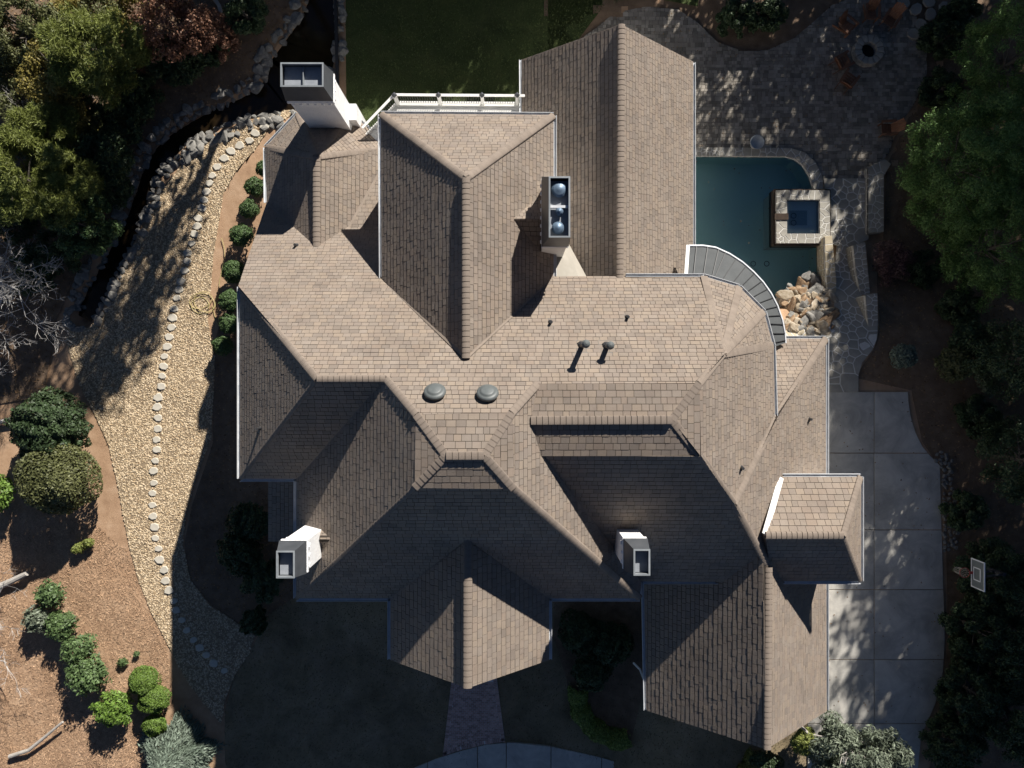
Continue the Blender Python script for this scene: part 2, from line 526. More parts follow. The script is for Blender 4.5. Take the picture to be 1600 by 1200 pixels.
def shingle_face(deck, sh, pts, rs, expo=EXPO, wide=0.315, thick=0.0155):
    a, b, c = fit_plane(pts)
    L = math.hypot(a, b)
    pitch = math.atan(L)
    ang = math.atan2(b, a)
    q = math.pi / 4
    snap = round(ang / q) * q
    if abs(ang - snap) < 0.16: ang = snap
    V = (math.cos(ang), math.sin(ang)); U = (-V[1], V[0])      # V up the slope, U along the course
    def to2(p): return (p[0] * U[0] + p[1] * U[1], p[0] * V[0] + p[1] * V[1])
    def to3(u, v, off):
        x, y = u * U[0] + v * V[0], u * U[1] + v * V[1]
        n = (-a, -b, 1.0); k = off / math.sqrt(a * a + b * b + 1)
        return (x + n[0] * k, y + n[1] * k, a * x + b * y + c + n[2] * k)
    poly = [to2(p) for p in pts]
    if area2(poly) < 0: poly = poly[::-1]
    # deck: real thickness
    n = len(deck.v); m = len(poly)
    for u, v in poly: deck.v.append(to3(u, v, -0.004))
    for u, v in poly: deck.v.append(to3(u, v, -0.16))
    deck.f.append(tuple(n + i for i in range(m)))
    deck.f.append(tuple(n + m + i for i in range(m - 1, -1, -1)))
    for i in range(m):
        j = (i + 1) % m
        deck.f.append((n + i, n + m + i, n + m + j, n + j))
    E = expo * math.cos(pitch)
    v0 = min(p[1] for p in poly); v1 = max(p[1] for p in poly)
    k = 0
    v = v0 - 0.01
    while v < v1:
        row = clip_rect(poly, -1e4, v, 1e4, v + E)
        if len(row) >= 3:
            u0 = min(p[0] for p in row) - rs.uniform(0, wide); u1 = max(p[0] for p in row)
            u = u0
            while u < u1:
                w = wide * rs.choice((0.7, 0.85, 1.0, 1.0, 1.1, 1.25))
                sag = rs.uniform(0.0, 0.010) if v > v0 + 0.05 else 0
                g2 = 0.0075
                cpoly = clean(clip_rect(poly, u + g2, v - sag + 0.026, u + w - g2, v + E + 0.002))
                if len(cpoly) >= 3 and area2(cpoly) > 0.0008:
                    t = thick * rs.uniform(0.8, 1.35)
                    n = len(sh.v); m = len(cpoly)
                    for pu, pv in cpoly:
                        sh.v.append(to3(pu, pv, 0.003 + t * (1.1 - 0.5 * (pv - v) / E)))
                    for pu, pv in cpoly:
                        sh.v.append(to3(pu, pv, -0.006))
                    sh.f.append(tuple(n + i for i in range(m)))
                    for i in range(m):
                        j = (i + 1) % m
                        sh.f.append((n + i, n + m + i, n + m + j, n + j))
                u += w
        v += E
        k += 1
    return a, b, c

def roof(name, faces, seed, **kw):
    """a roof section: deck mesh with one joined field of real shingles"""
    rs = random.Random(seed)
    deck, sh = MB(), MB()
    for f in faces:
        k = dict(kw)
        if isinstance(f, tuple): f, k2 = f; k.update(k2)
        shingle_face(deck, sh, f, rs, **k)
    d = deck.build(name, 'underlay', house)
    sh.build('shingle_field', 'shingle', d, kind='stuff')
    return d

CAPS = 0
def caps(parent, A, B, fl, fr, single=True, lift=0.024, wdt=0.15, step=0.215):
    """overlapping ridge caps from the lower end A to the upper end B. fl, fr: planes (a,b,c) or plan points either side"""
    global CAPS
    A, B = Vector(A), Vector(B)
    d = (B - A); L = d.length; d.normalize()
    side = Vector((d.y, -d.x, 0)).normalized()
    def down(s, f):
        w = side * s
        dz = f[0] * w.x + f[1] * w.y
        # make it perpendicular to the ridge
        v = Vector((w.x, w.y, dz)); v -= d * v.dot(d)
        return v.normalized()
    d1 = max(-0.9, min(0.6, fl[0] * side.x + fl[1] * side.y)); d2 = max(-0.9, min(0.6, -(fr[0] * side.x + fr[1] * side.y)))
    up = Vector((0, 0, 1)); up -= d * up.dot(d); up.normalize()
    n = max(1, int(round(L / step))); st = L / n
    prof = []
    for sx, k in ((1.0, 0.62), (0.93, 0.40), (0.72, 0.2), (0.38, 0.06), (0.0, 0.0), (-0.38, 0.06), (-0.72, 0.2), (-0.93, 0.40), (-1.0, 0.62)):
        dd = d1 if sx > 0 else d2
        prof.append(side * (sx * wdt) + up * (lift * 1.3 + k * wdt * min(0.0, dd) * 0.9))
    prof = [side * wdt * 0.98 + up * (d1 * wdt * 0.98 - 0.02)] + prof + [side * -wdt * 0.98 + up * (d2 * wdt * 0.98 - 0.02)]
    def one(b, o):
        k = len(b.v)
        for t, h in ((0.009, 0.018), (st - 0.011, 0.003)):
            for p in prof: b.v.append(tuple(o + d * t + p + up * h))
        for p in prof: b.v.append(tuple(o + d * 0.009 + p - up * 0.05))
        m = len(prof)
        for i in range(m - 1):
            b.f.append((k + i, k + i + 1, k + m + i + 1, k + m + i))
            b.f.append((k + 2 * m + i, k + 2 * m + i + 1, k + i + 1, k + i))
    if single:
        b = MB(); one(b, Vector((0, 0, 0)))
        me = b.mesh('ridge_cap', 'ridge')
        for i in range(n):
            inst('ridge_cap', me, parent, A + d * (st * i)); CAPS += 1
    else:
        b = MB()
        for i in range(n): one(b, A + d * (st * i))
        o = b.build('ridge_caps', 'ridge', parent, kind='stuff')

E = 5.7
A1, A2, A3 = R(375, 448, E), R(375, 748, E), R(463, 748, E)
R1, R2 = R(495, 592, 9.75), R(603, 592, 9.75)
A0 = R(416, 316, 1.4)
Tap, Ts = R(494.5, 245, 3.9), R(494.5, 386, 3.9)
NS1, NS2 = R(545, 355, 2.85), R(612, 355, 2.85)
VW, VR, VE = R(597, 435, 5.6), R(728, 560, 9.1), R(865, 432, 5.6)
e0, e1, e2, e3, e4 = R(1100, 432, E), R(1155, 448.5, E), R(1193.5, 487.5, E), R(1207.5, 540, E), R(1211, 655, E + 0.05)
Ta = R(1130, 553, 8.75)
NbE, SbE = R(1093, 599, 9.8), R(1094, 712, 9.85)
ERw, EE = R(829, 657, 10.2), R(1050, 656, 10.2)
M1, V1 = R(840, 600, 9.8), R(845, 713, 9.85)
BNW, BSW, BNE, BSE = R(650, 648, 10.75), R(648, 762, 10.75), R(800, 645, 10.75), R(803, 764, 10.75)
AW, AE = R(697, 712, 11.3), R(757, 712, 11.3)
C1, C2 = R(463, 935, E), R(1000, 935, E)
V2 = R(1001, 908, 5.3)
J, K, GW = R(1147, 787, 8.3), R(1200, 885, 6.45), R(1157, 908, 5.3)
pW, pE, pV, pS = R(610, 935, E), R(858, 935, E), R(731, 841, 8.6), R(730.5, 1075, 8.6)

pn = fit_plane([A1, A0, Ts, VR, VE, e0, Ta, R1, R2])
def on_plane(px, py, pl):
    # ray from the camera against z=ax+by+c
    dx, dy = (px - 800) / F, (600 - py) / F
    a_, b_, c_ = pl
    D = (H - c_) / (1 + a_ * dx + b_ * dy)
    return Vector((dx * D, dy * D, H - D))
M1, NbE, BNE, BNW = (on_plane(x, y, pn) for x, y in ((840, 600), (1093, 599), (800, 645), (650, 648)))
BSW, BSE = P(648, 762, BNW.z), P(803, 764, BNE.z)
main_n = [A1, A0, Ts, NS1, NS2, VW, VR, VE, R(980, 432, 5.6), e0, Ta, NbE, M1, BNE, BNW, R2, R1]
strip = [NS1, NS2, R(612, 235, 1.35), R(591, 273, 1.83)]
r_main = roof('main_roof', [main_n, strip, [A1, R1, A2], [A2, R1, R2, A3],
    [R2, BNW, BSW, C1, A3], [BSW, BSE, C2, pE, pV, pW, C1],
    [BNE, BSE, C2, V2, V1, ERw, M1],
    [V1, SbE, J, K, GW, V2],
    [e0, e1, Ta], [e1, e2, Ta], [e2, e3, Ta], [e3, e4, J, SbE, NbE, Ta]], 3)
pee = fit_plane([e3, e4, J, SbE, NbE, Ta])
NbK, SbK = on_plane(1093, 599, pee) + Vector((0, 0, .02)), on_plane(1094, 712, pee) + Vector((0, 0, .02))
capk = dict(expo=0.262, wide=0.33, thick=0.015)
r_cap = roof('roof_crown', [[BNW, AW, BSW], [BSW, AW, AE, BSE], [BSE, AE, BNE], [BNE, AE, AW, BNW],
    [M1, NbE, EE, ERw], [ERw, EE, SbE, V1], [NbK, EE, SbK]], 5, **capk)

pw1, ps1 = fit_plane([A1, R1, A2]), fit_plane([A2, R1, R2, A3])
pcw, pcs, pce = fit_plane([R2, BNW, BSW, C1, A3]), fit_plane([BSW, BSE, C2, C1]), fit_plane([BNE, BSE, C2, V2, V1])
pes, pee = fit_plane([V1, SbE, J, GW, V2]), fit_plane([e3, e4, J, SbE, NbE, Ta])
kw_, ks_, ke_, kn_ = fit_plane([BNW, AW, BSW]), fit_plane([BSW, AW, AE, BSE]), fit_plane([BSE, AE, BNE]), fit_plane([BNE, AE, AW, BNW])
en_, es_, ek_ = fit_plane([M1, NbE, EE, ERw]), fit_plane([ERw, EE, SbE, V1]), fit_plane([NbE, EE, SbE])
def CP(parent, A, B, p1, p2, **k):
    # p1/p2: whichever falls away on each side (decided from the plane gradient)
    A, B = Vector(A), Vector(B)
    d = (B - A).normalized(); side = Vector((d.y, -d.x, 0))
    s = lambda p: p[0] * side.x + p[1] * side.y
    if s(p1) > s(p2): p1, p2 = p2, p1
    caps(parent, A, B, p1, p2, **k)
CP(r_main, A1, R1, pn, pw1, single=False)
CP(r_main, A2, R1, pw1, ps1, single=False, lift=0.008, wdt=0.09)
CP(r_main, R1, R2, pn, ps1, lift=0.04)
CP(r_main, R2, BNW, pn, pcw)
CP(r_main, M1, BNE, pn, pce)
CP(r_main, C1, BSW, pcw, pcs, single=False, lift=0.008, wdt=0.09)
CP(r_main, C2, BSE, pcs, pce, single=False)
CP(r_main, Ta, NbE, pn, pee)
CP(r_main, J, SbE, pee, pes, single=False)
for ev, (q1, q2) in ((e0, (pn, fit_plane([e0, e1, Ta]))), (e1, (fit_plane([e0, e1, Ta]), fit_plane([e1, e2, Ta]))), (e2, (fit_plane([e1, e2, Ta]), fit_plane([e2, e3, Ta]))), (e3, (fit_plane([e2, e3, Ta]), pee))):
    CP(r_main, ev, Ta, q1, q2, single=False, lift=0.022, wdt=0.16)
CP(r_cap, BNW, AW, kn_, kw_); CP(r_cap, BSW, AW, kw_, ks_); CP(r_cap, BNE, AE, kn_, ke_); CP(r_cap, BSE, AE, ks_, ke_)
CP(r_cap, AW, AE, kn_, ks_, lift=0.05)
CP(r_cap, NbE, EE, en_, ek_); CP(r_cap, SbE, EE, es_, ek_)
CP(r_cap, ERw, EE, en_, es_, lift=0.10, wdt=0.16)

# west bay with the half-octagon end
te = R(612, 231, 1.1)
tw, tnw, tne = R(415, 230, 1.1), R(465, 177, 1.1), R(547, 177, 1.1)
fW, fNW, fN, fNE, fE = [tw, A0, Ts, Tap], [tw, Tap, tnw], [tnw, Tap, tne], [tne, Tap, te], [Tap, Ts, NS1, R(591, 273, 1.83), te]
r_bay = roof('bay_roof', [fW, fNW, fN, fNE, fE], 7)
pl = [fit_plane(f) for f in (fW, fNW, fN, fNE, fE)]
for ev, i, j in ((tw, 0, 1), (tnw, 1, 2), (tne, 2, 3), (te, 3, 4)):
    CP(r_bay, ev, Tap, pl[i], pl[j], single=False, wdt=0.16)
CP(r_bay, Ts, Tap, pl[0], pl[4], lift=0.05, wdt=0.18, step=0.24)

# north wing with hip end
w2a, w2b = R(595, 178, E), R(865, 180, E)
w2n = R(728, 278, 9.1)
f1, f2, f3 = [w2a, w2n, VR, VW], [w2a, w2n, w2b], [w2b, w2n, VR, VE]
r_w2 = roof('north_wing_roof', [f1, f2, f3], 9)
q1, q2, q3 = fit_plane(f1), fit_plane(f2), fit_plane(f3)
CP(r_w2, w2a, w2n, q1, q2, single=False, wdt=0.16); CP(r_w2, w2b, w2n, q2, q3, single=False, wdt=0.16)
CP(r_w2, VR, w2n, q1, q3, lift=0.06, wdt=0.16)

# pool wing gable
n1, n2, n3 = P(815, 93, 1.15), P(971, 38, 5.6), P(1083, 97, 1.15)
n4, n5, n6 = P(817, 440, 1.15), P(968.5, 437, 5.6), P(1083, 440, 1.15)
f1, f2 = [n1, n2, n5, n4], [n2, n3, n6, n5]
r_ne = roof('pool_wing_roof', [f1, f2], 13)
CP(r_ne, n5, n2, fit_plane(f1), fit_plane(f2), lift=0.07, wdt=0.165, step=0.225)

# garage wing
gNW, gSW, gS = P(1006, 880, 2.5), P(1010, 1110, 2.5), P(1199, 1171, 6.75)
gNE, gSE = P(1291, 529, 2.5), P(1291, 1110, 2.5)
GA = P(1192, 870, 6.75)
fw, fe = [gNW, gSW, gS, GA], [gNE, e4, J, K, gS, gSE]
fn = [P(1158, 529, 2.5), gNE, e4, P(1194, 655, 5.75)]
r_ga = roof('garage_wing_roof', [fw, fe, fn], 17)
CP(r_ga, gS + Vector((0, 0, 0)), K + Vector((0, 0, 0.08)), fit_plane(fw), fit_plane(fe), lift=0.06, wdt=0.165, step=0.23)
CP(r_ga, gNE, e4, fit_plane(fn), fit_plane(fe), single=False, wdt=0.17)
CP(r_ga, e4, J, pee, (pee[0] * 0.7, pee[1] - 0.5, 0), single=False, wdt=0.15, lift=0.05)
CP(r_ga, K, J, pes, fit_plane(fe), single=False, wdt=0.15)

# wall dormer above the garage
d1, d2, d3, d4 = P(1218, 745, 5.6), P(1345, 745, 5.6), P(1345, 908, 5.6), P(1205, 908, 5.6)
d5, d6 = P(1196, 837, 7.4), P(1318, 837, 7.4)
fa, fb, fc = [d1, d5, d6, d2], [d2, d6, d3], [d3, d6, d5, d4]
r_do = roof('dormer_roof', [(fa, dict(expo=0.30, wide=0.36)), fb, fc], 19)
CP(r_do, d5, d6, fit_plane(fa), fit_plane(fc), lift=0.05, wdt=0.16, step=0.21)
CP(r_do, d2, d6, fit_plane(fa), fit_plane(fb), single=False, wdt=0.15); CP(r_do, d3, d6, fit_plane(fb), fit_plane(fc), single=False, wdt=0.10, lift=0.01)
b = MB()
b.bar(P(1220, 746, 5.72), P(1195, 835, 7.36), 0.26, 0.05)
b.build('flashing', 'white_paint', r_do)
b = MB()
for q0, q1 in ((d1, d5), (d5, d4)):
    b.poly([q0 - Vector((0, 0, .05)), q1 - Vector((0, 0, .05)), q1 - Vector((0, 0, 1.6)), q0 - Vector((0, 0, 1.6))])
b.build('cheek_wall', 'shingle', r_do)

# porch gable
pSW, pSE = R(610, 1031, E), R(858, 1031, E)
f1, f2 = [pW, pSW, pS, pV], [pE, pV, pS, pSE]
r_po = roof('porch_roof', [f1, f2], 23, wide=0.34, expo=0.26)
CP(r_po, pS, pV, fit_plane(f1), fit_plane(f2), lift=0.06, wdt=0.18, step=0.235)

# low shed roof beside the west block
lb = [P(419, 752, 2.2), P(468, 752, 2.7), P(468, 846, 2.7), P(419, 846, 2.2)]
roof('side_bay_roof', [lb], 29)

# small saddles behind the tall chimneys
s1, s2, s3, s4 = R(800, 342, 7.35), R(850, 342, 7.3), R(851, 300, 6.05), R(842, 397, 6.15)
roof('chimney_saddle_roof', [[s1, s2, s3], [s1, s4, s2]], 31, wide=0.26)
k1, k2, k3 = R(520, 842, 7.45), R(499, 842, 7.4), R(503, 815, 6.6)
roof('chimney_saddle_roof', [[k1, k2, k3], [k1, R(501, 864, 6.55), k2]], 37, wide=0.26)
b = MB()
c1, c2, c3, c4 = R(884, 372, 4.6), R(919, 437, 4.75), R(905, 437, 5.3), R(846, 437, 5.5)
b.poly([c1, c4, c3, c2]); b.poly([R(884, 372, 4.6), R(858, 386, 5.3), c4])
b.poly([p - Vector((0, 0, 0.06)) for p in (c2, c3, c4, c1)])
b.build('roof_membrane', 'membrane', house)

# valleys: shallow metal strips
def valley(A, B, w=0.12):
    b = MB()
    b.bar(Vector(A) + Vector((0, 0, 0.02)), Vector(B) + Vector((0, 0, 0.02)), w, 0.012)
    b.build('valley_flashing', 'ridge', house)
for A, B in ((VW, VR), (VE, VR), (A0, Ts), (NS1, Ts), (R(591, 273, 1.83), NS1), (A3, R2), (pW, pV), (pE, pV), (V2, V1)):
    valley(A, B)

# gutters
def gutter(A, B, out, w=0.13, h=0.11, name='gutter'):
    A, B = Vector(A), Vector(B)
    o = Vector((out[0], out[1], 0)).normalized()
    prof = [(0.0, -0.02), (0.0, -h), (w, -h), (w, 0.012), (w - 0.02, 0.012), (w - 0.02, -h + 0.03), (0.02, -h + 0.03), (0.02, -0.02)]
    b = MB()
    for p in (A, B):
        for u, v in prof: b.v.append(tuple(p + o * u + Vector((0, 0, v))))
    m = len(prof)
    for i in range(m):
        j = (i + 1) % m
        b.f.append((i, j, m + j, m + i))
    b.f.append(tuple(range(m - 1, -1, -1))); b.f.append(tuple(range(m, 2 * m)))
    b.build(name, 'gutter', house)
def od(A, B):
    d = Vector(B) - Vector(A)
    return (d.y, -d.x)
for A, B in ((A1, A2), (A2, A3), (A3, C1), (C1, pW), (pW, pSW), (pSE, pE), (pE, C2), (C2, V2), (V2, GW), (e4, e3), (e3, e2), (e2, e1), (e1, e0), (e0, P(978, 432, E)),
             (VE, w2b), (w2b, w2a), (w2a, VW), (n4, n1) if False else (n1, n4), (n6, n3), (tne, tnw), (tnw, tw), (tw, A0), (te, tne), (gNW, gSW), (gSE, gNE), (gNE, P(1205, 529, 2.5)), (d2, P(1222, 745, 5.6)), (d3, d2), (P(1216, 908, 5.6), d3)):
    gutter(A, B, od(A, B))

# walls (hidden below the eaves from the air, real all the same)
def walls(px, z_e, z0f, d=0.45):
    poly = [tuple(P(x, y, z_e)[:2]) for x, y in px]
    poly = inset(poly, d)
    b = MB()
    z0 = min(g0(*p) for p in poly) - 0.4 if z0f is None else z0f
    b.prism(poly, z0, z_e - 0.12)
    return b.build('wall', 'white_brick', house)
walls([(375, 448), (375, 748), (463, 748), (463, 935), (1000, 935), (1000, 908), (1209, 908), (1209, 540), (1193, 488), (1155, 449), (1100, 432), (865, 432), (865, 180), (595, 178), (595, 448)], E, None)
walls([(415, 230), (415, 470), (600, 470), (600, 230), (547, 177), (465, 177)], 1.1, None)
walls([(815, 96), (815, 470), (1083, 470), (1083, 98)], 1.15, None)
walls([(1010, 880), (1010, 1108), (1291, 1108), (1291, 529), (1150, 529), (1150, 880)], 2.5, -0.4, 0.4)
walls([(1150, 745), (1150, 908), (1345, 908), (1345, 745)], 5.6, -0.4, 0.35)
walls([(419, 740), (419, 846), (480, 846), (480, 740)], 2.2, None, 0.25)
def gable(a, t, c, out, d=0.40, z0=None):
    o = Vector((out[0], out[1], 0)) * d
    b = MB()
    A, T, C = (Vector(p) - o - Vector((0, 0, 0.15)) for p in (a, t, c))
    A, C = A.lerp(C, 0.05), C.lerp(A, 0.05)
    base = [Vector((p.x, p.y, A.z - 0.3)) for p in (A, C)]
    k = Vector((out[0], out[1], 0)) * -0.2
    n = len(b.v)
    for p in (base[0], A, T, C, base[1]): b.v.append(tuple(p))
    for p in (base[0], A, T, C, base[1]): b.v.append(tuple(p + k))
    b.f.append((0, 1, 2, 3, 4)); b.f.append((9, 8, 7, 6, 5))
    for i in range(5):
        j = (i + 1) % 5
        b.f.append((i, 5 + i, 5 + j, j))
    b.build('gable_wall', 'white_brick', house)
gable(n1, n2, n3, (0, 1)); gable(pSW, pS, pSE, (0, -1)); gable(gSW, gS, gSE, (0, -1))
for x in (622, 846):     # porch posts
    p = P(x, 1015, E)
    b = MB(); b.box((p.x, p.y, 1.4), (0.45, 0.45, 8.4)); b.build('porch_post', 'white_paint', house)
b = MB()     # wall under the sloping west verge
q = [A1 + Vector((0.35, 0, -0.2)), A0 + Vector((0.35, 0, -0.2))]
b.poly([q[0], q[1], Vector((q[1].x, q[1].y, -3.6)), Vector((q[0].x, q[0].y, -3.6))])
b.poly([p + Vector((0.2, 0, 0)) for p in (Vector((q[0].x, q[0].y, -3.6)), Vector((q[1].x, q[1].y, -3.6)), q[1], q[0])])
b.build('verge_wall', 'white_brick', house)
def window(c, out, w=1.1, h=1.5):
    o = Vector((out[0], out[1], 0)); s = Vector((-o.y, o.x, 0))
    b = MB(); c = Vector(c)
    for k in (-1, 1):
        b.bar(c + s * (k * w / 2) - Vector((0, 0, h / 2)), c + s * (k * w / 2) + Vector((0, 0, h / 2)), 0.09, 0.09, up=o)
        b.bar(c - s * (w / 2) + Vector((0, 0, k * h / 2)), c + s * (w / 2) + Vector((0, 0, k * h / 2)), 0.09, 0.09, up=o)
    b.bar(c - s * (w / 2), c + s * (w / 2), 0.04, 0.06, up=o)
    f = b.build('window', 'white_paint', house)
    b = MB(); b.bar(c - s * (w / 2), c + s * (w / 2), 0.03, h, up=Vector((0, 0, 1))); b.build('pane', 'glass', f)
for y in (3.0, 0.5, -2.2): window((A1.x + 0.47, y, 3.6), (-1, 0)); window((A1.x + 0.47, y, 0.2), (-1, 0))
for x in (-7.5, -5.8): window((x, C1.y + 0.47, 3.8), (0, -1)); window((x, C1.y + 0.47, 1.0), (0, -1))
for x in (2.6, 4.4): window((x, C1.y + 0.47, 3.8), (0, -1)); window((x, C1.y + 0.47, 1.0), (0, -1))
for y in (13.6, 11.2, 8.8): window((n3.x - 0.47, y, -0.9), (1, 0))
for y in (-2.5, -11.0, -13.6): window((gSE.x - 0.42, y, 1.0), (1, 0), 2.4, 2.0)
for x in (-4.4, -2.2, 0.0): window((x, w2a.y - 0.47, 3.6), (0, 1), 1.4, 1.9)

# downspout on the garage wall
b = MB()
b.tube([P(990, 1036, 1.2), P(1000, 1046, 1.9), P(1006, 1062, 2.3), P(1009, 1064, 2.42)], 0.05, 6)
b.build('downspout', 'white_paint', house)

# chimneys
def chimney(base_px, zb, cap_lo, z_lo, cap_hi, z_hi, z_base, flues, step=None):
    """cap_lo/cap_hi: (x0,y0,x1,y1) rectangles in the photo at heights z_lo, z_hi"""
    def rect(r, z):
        a, c = P(r[0], r[1], z), P(r[2], r[3], z)
        return [(a.x, c.y), (c.x, c.y), (c.x, a.y), (a.x, a.y)]
    lo, hi = rect(cap_lo, z_lo), rect(cap_hi, z_hi)
    cx = sum(p[0] for p in lo) / 4; cy = sum(p[1] for p in lo) / 4
    b = MB()
    body = [((p[0] - cx) * 0.94 + cx, (p[1] - cy) * 0.94 + cy) for p in lo]
    b.prism(body, z_base, z_lo - 0.32)
    st = b.build('chimney', 'white_brick', house)
    b = MB()       # corbel courses
    b.prism(inset(lo, -0.02), z_lo - 0.32, z_lo - 0.18); b.build('corbel', 'white_brick', st)
    b = MB(); b.prism(inset(lo, 0.01), z_lo - 0.18, z_lo - 0.001); b.build('corbel', 'white_brick', st)
    # toothed brick course below the corbel
    b = MB()
    L = body
    for i in range(4):
        p, q = Vector((*L[i], 0)), Vector((*L[(i + 1) % 4], 0))
        n = max(3, int((q - p).length / 0.3)); o = Vector(od(p, q)).to_3d().normalized() if False else Vector(((q - p).y, -(q - p).x, 0)).normalized()
        for k in range(n):
            c = p.lerp(q, (k + 0.5) / n) + o * 0.035
            b.box((c.x, c.y, z_lo - 0.40), (0.12, 0.12, 0.14))
    b.build('dentil_course', 'white_brick', st, kind='stuff')
    # tapered sheet-metal shroud with open top
    b = MB()
    wall = 0.05
    li, hi2 = inset(lo, wall), inset(hi, wall)
    def ring(a, za, c, zc):
        for i in range(4):
            j = (i + 1) % 4
            b.poly([(*a[i], za), (*a[j], za), (*c[j], zc), (*c[i], zc)])
    lo_o = inset(lo, -0.02)
    ring(lo_o, z_lo, hi, z_hi - 0.05)
    ring([(p[0], p[1]) for p in hi2], z_hi - 0.05, [(p[0], p[1]) for p in li], z_lo + 0.02)
    b.prism(lo_o, z_lo - 0.02, z_lo + 0.03)
    cap = b.build('chimney_cap', 'cap_metal', st)
    b = MB()
    ring(hi, z_hi - 0.06, inset(hi, -0.015), z_hi); ring(inset(hi, -0.015), z_hi, hi2, z_hi + 0.005); ring(hi2, z_hi + 0.005, hi2, z_hi - 0.1)
    b.build('cap_rim', 'cap_rim', cap)
    pan = z_hi - 0.34
    hx, hy = (hi[1][0] - hi[0][0]) / 2, (hi[2][1] - hi[1][1]) / 2
    mx, my = (hi[0][0] + hi[1][0]) / 2, (hi[1][1] + hi[2][1]) / 2
    b = MB(); b.box((mx, my, pan - 0.015), (hx * 1.88, hy * 1.88, 0.03)); b.build('crown_pan', 'pan_metal', cap)
    for fx, fy, r, hgt in flues:
        b = MB()
        b.lathe([(r, 0), (r, hgt), (r * 1.25, hgt), (r * 1.25, hgt + 0.03), (r * 0.9, hgt + 0.10), (r * 0.3, hgt + 0.15), (0.01, hgt + 0.16)], (mx + fx * hx, my + fy * hy, pan), 18)
        b.build('flue', 'flue_steel', cap, smooth=False)
    return st, (mx, my, hx, hy)
st, (mx, my, hx, hy) = chimney(None, 0, (447, 113, 520, 157), 5.3, (438.5, 98, 505, 135), 6.55, -3.5, [])
b = MB(); b.box((mx, my, 6.3), (0.03, hy * 1.7, 0.16)); b.build('divider', 'cap_rim', st)
b = MB(); b.box((-8.05, 13.45, -1.0), (0.7, 0.8, 5.2)); b.prism([(-8.4, 13.05), (-7.7, 13.05), (-7.7, 13.85), (-8.4, 13.85)], 1.6, 1.9); b.build('shoulder', 'white_brick', st)
chimney(None, 0, (437, 845.5, 478, 895.5), 9.5, (432, 861, 460, 903), 10.6, 3.0, [])
chimney(None, 0, (975, 842, 1011, 890), 9.6, (990.5, 858.5, 1015.5, 899), 10.6, 4.0, [])
st, (mx, my, hx, hy) = chimney(None, 0, (847, 277, 888, 384.5), 7.9, (858, 276, 890.5, 370.5), 9.4, 3.0,
    [(0.0, 0.62, 0.25, 0.12), (0.0, -0.12, 0.13, 0.15), (-0.12, -0.66, 0.2, 0.1)])
b = MB(); b.box((mx, my + 0.05, 9.2), (hx * 1.8, 0.10, 0.12)); b.build('divider', 'gutter', st)

# curved standing-seam awning over the pool terrace
out_px = [(1076, 384), (1098, 384), (1118, 387), (1140, 397), (1160, 410), (1177, 425), (1192, 441), (1204, 458), (1214, 477), (1222, 500), (1226, 520), (1227, 536)]
in_px = [(1072, 442), (1090, 442), (1108, 444), (1126, 449), (1142, 455), (1154, 460), (1166, 470), (1178, 481), (1186, 492), (1193, 507), (1198, 525), (1201, 545)]
ZO, ZI = 3.0, 3.9
b = MB()
O = [P(x, y, ZO) for x, y in out_px]; I = [P(x, y, ZI) for x, y in in_px]
for i in range(len(O) - 1):
    b.poly([O[i], O[i + 1], I[i + 1], I[i]])
    b.poly([p - Vector((0, 0, 0.07)) for p in (I[i], I[i + 1], O[i + 1], O[i])])
    b.poly([O[i] - Vector((0, 0, 0.07)), O[i + 1] - Vector((0, 0, 0.07)), O[i + 1], O[i]])
aw = b.build('awning', 'awning', house)
def lerp_list(L, t):
    t *= len(L) - 1; i = min(int(t), len(L) - 2)
    return L[i].lerp(L[i + 1], t - i)
for t, t2 in ((.05, .05), (.125, .125), (.20, .19), (.245, .20), (.32, .25), (.395, .33), (.465, .41), (.535, .48), (.60, .545), (.67, .61), (.735, .68), (.79, .745), (.85, .81), (.915, .89), (.975, .965)):
    b = MB(); b.bar(lerp_list(O, t) + Vector((0, 0, .02)), lerp_list(I, t2) + Vector((0, 0, .035)), 0.035, 0.08); b.build('seam', 'dark_metal', aw)
b = MB()
b.tube([p + Vector((0, 0, 0.02)) for p in O], 0.06, 6)
b.build('awning_gutter', 'gutter', aw)
b = MB(); b.bar(O[0] + Vector((-0.05, 0, 0.05)), I[0] + Vector((-0.05, 0, 0.05)), 0.16, 0.10); b.build('end_flashing', 'white_paint', aw)

# vents and pipes on the roof
pfe = fit_plane(fe)
def stack(px, py, pl, h, r, capr=None):
    p = on_plane(px, py, pl)
    b = MB(); b.lathe([(r * 2.2, -0.10), (r * 1.7, 0.02), (r, 0.10), (r, h)], p, 10)
    s = b.build('vent_pipe', 'dark_metal', house)
    if capr:
        b = MB(); b.lathe([(capr * 0.5, h - 0.05), (capr, h), (capr, h + 0.10), (capr * 0.55, h + 0.18), (0.01, h + 0.2)], p, 12); b.build('vent_cap', 'vent_grey', s)
    b = MB()
    c = p + Vector((0, 0, 0.012)); a_, b_, _ = pl
    w = r * 3.2
    b.poly([c + Vector((sx * w, sy * w, a_ * sx * w + b_ * sy * w)) for sx, sy in ((-1, -1), (1, -1), (1, 1), (-1, 1))])
    b.build('flashing', 'vent_grey', s)
stack(909, 541, pn, 1.55, 0.10, 0.16); stack(948, 542, pn, 0.95, 0.10, 0.16)
stack(860, 504, pn, 0.30, 0.06); stack(980, 496, pn, 0.30, 0.06); stack(463, 384, pn, 0.28, 0.06)
stack(1158, 731, pee, 0.28, 0.06); stack(1264, 655, pfe, 0.28, 0.06); stack(407, 669, pw1, 0.45, 0.055)
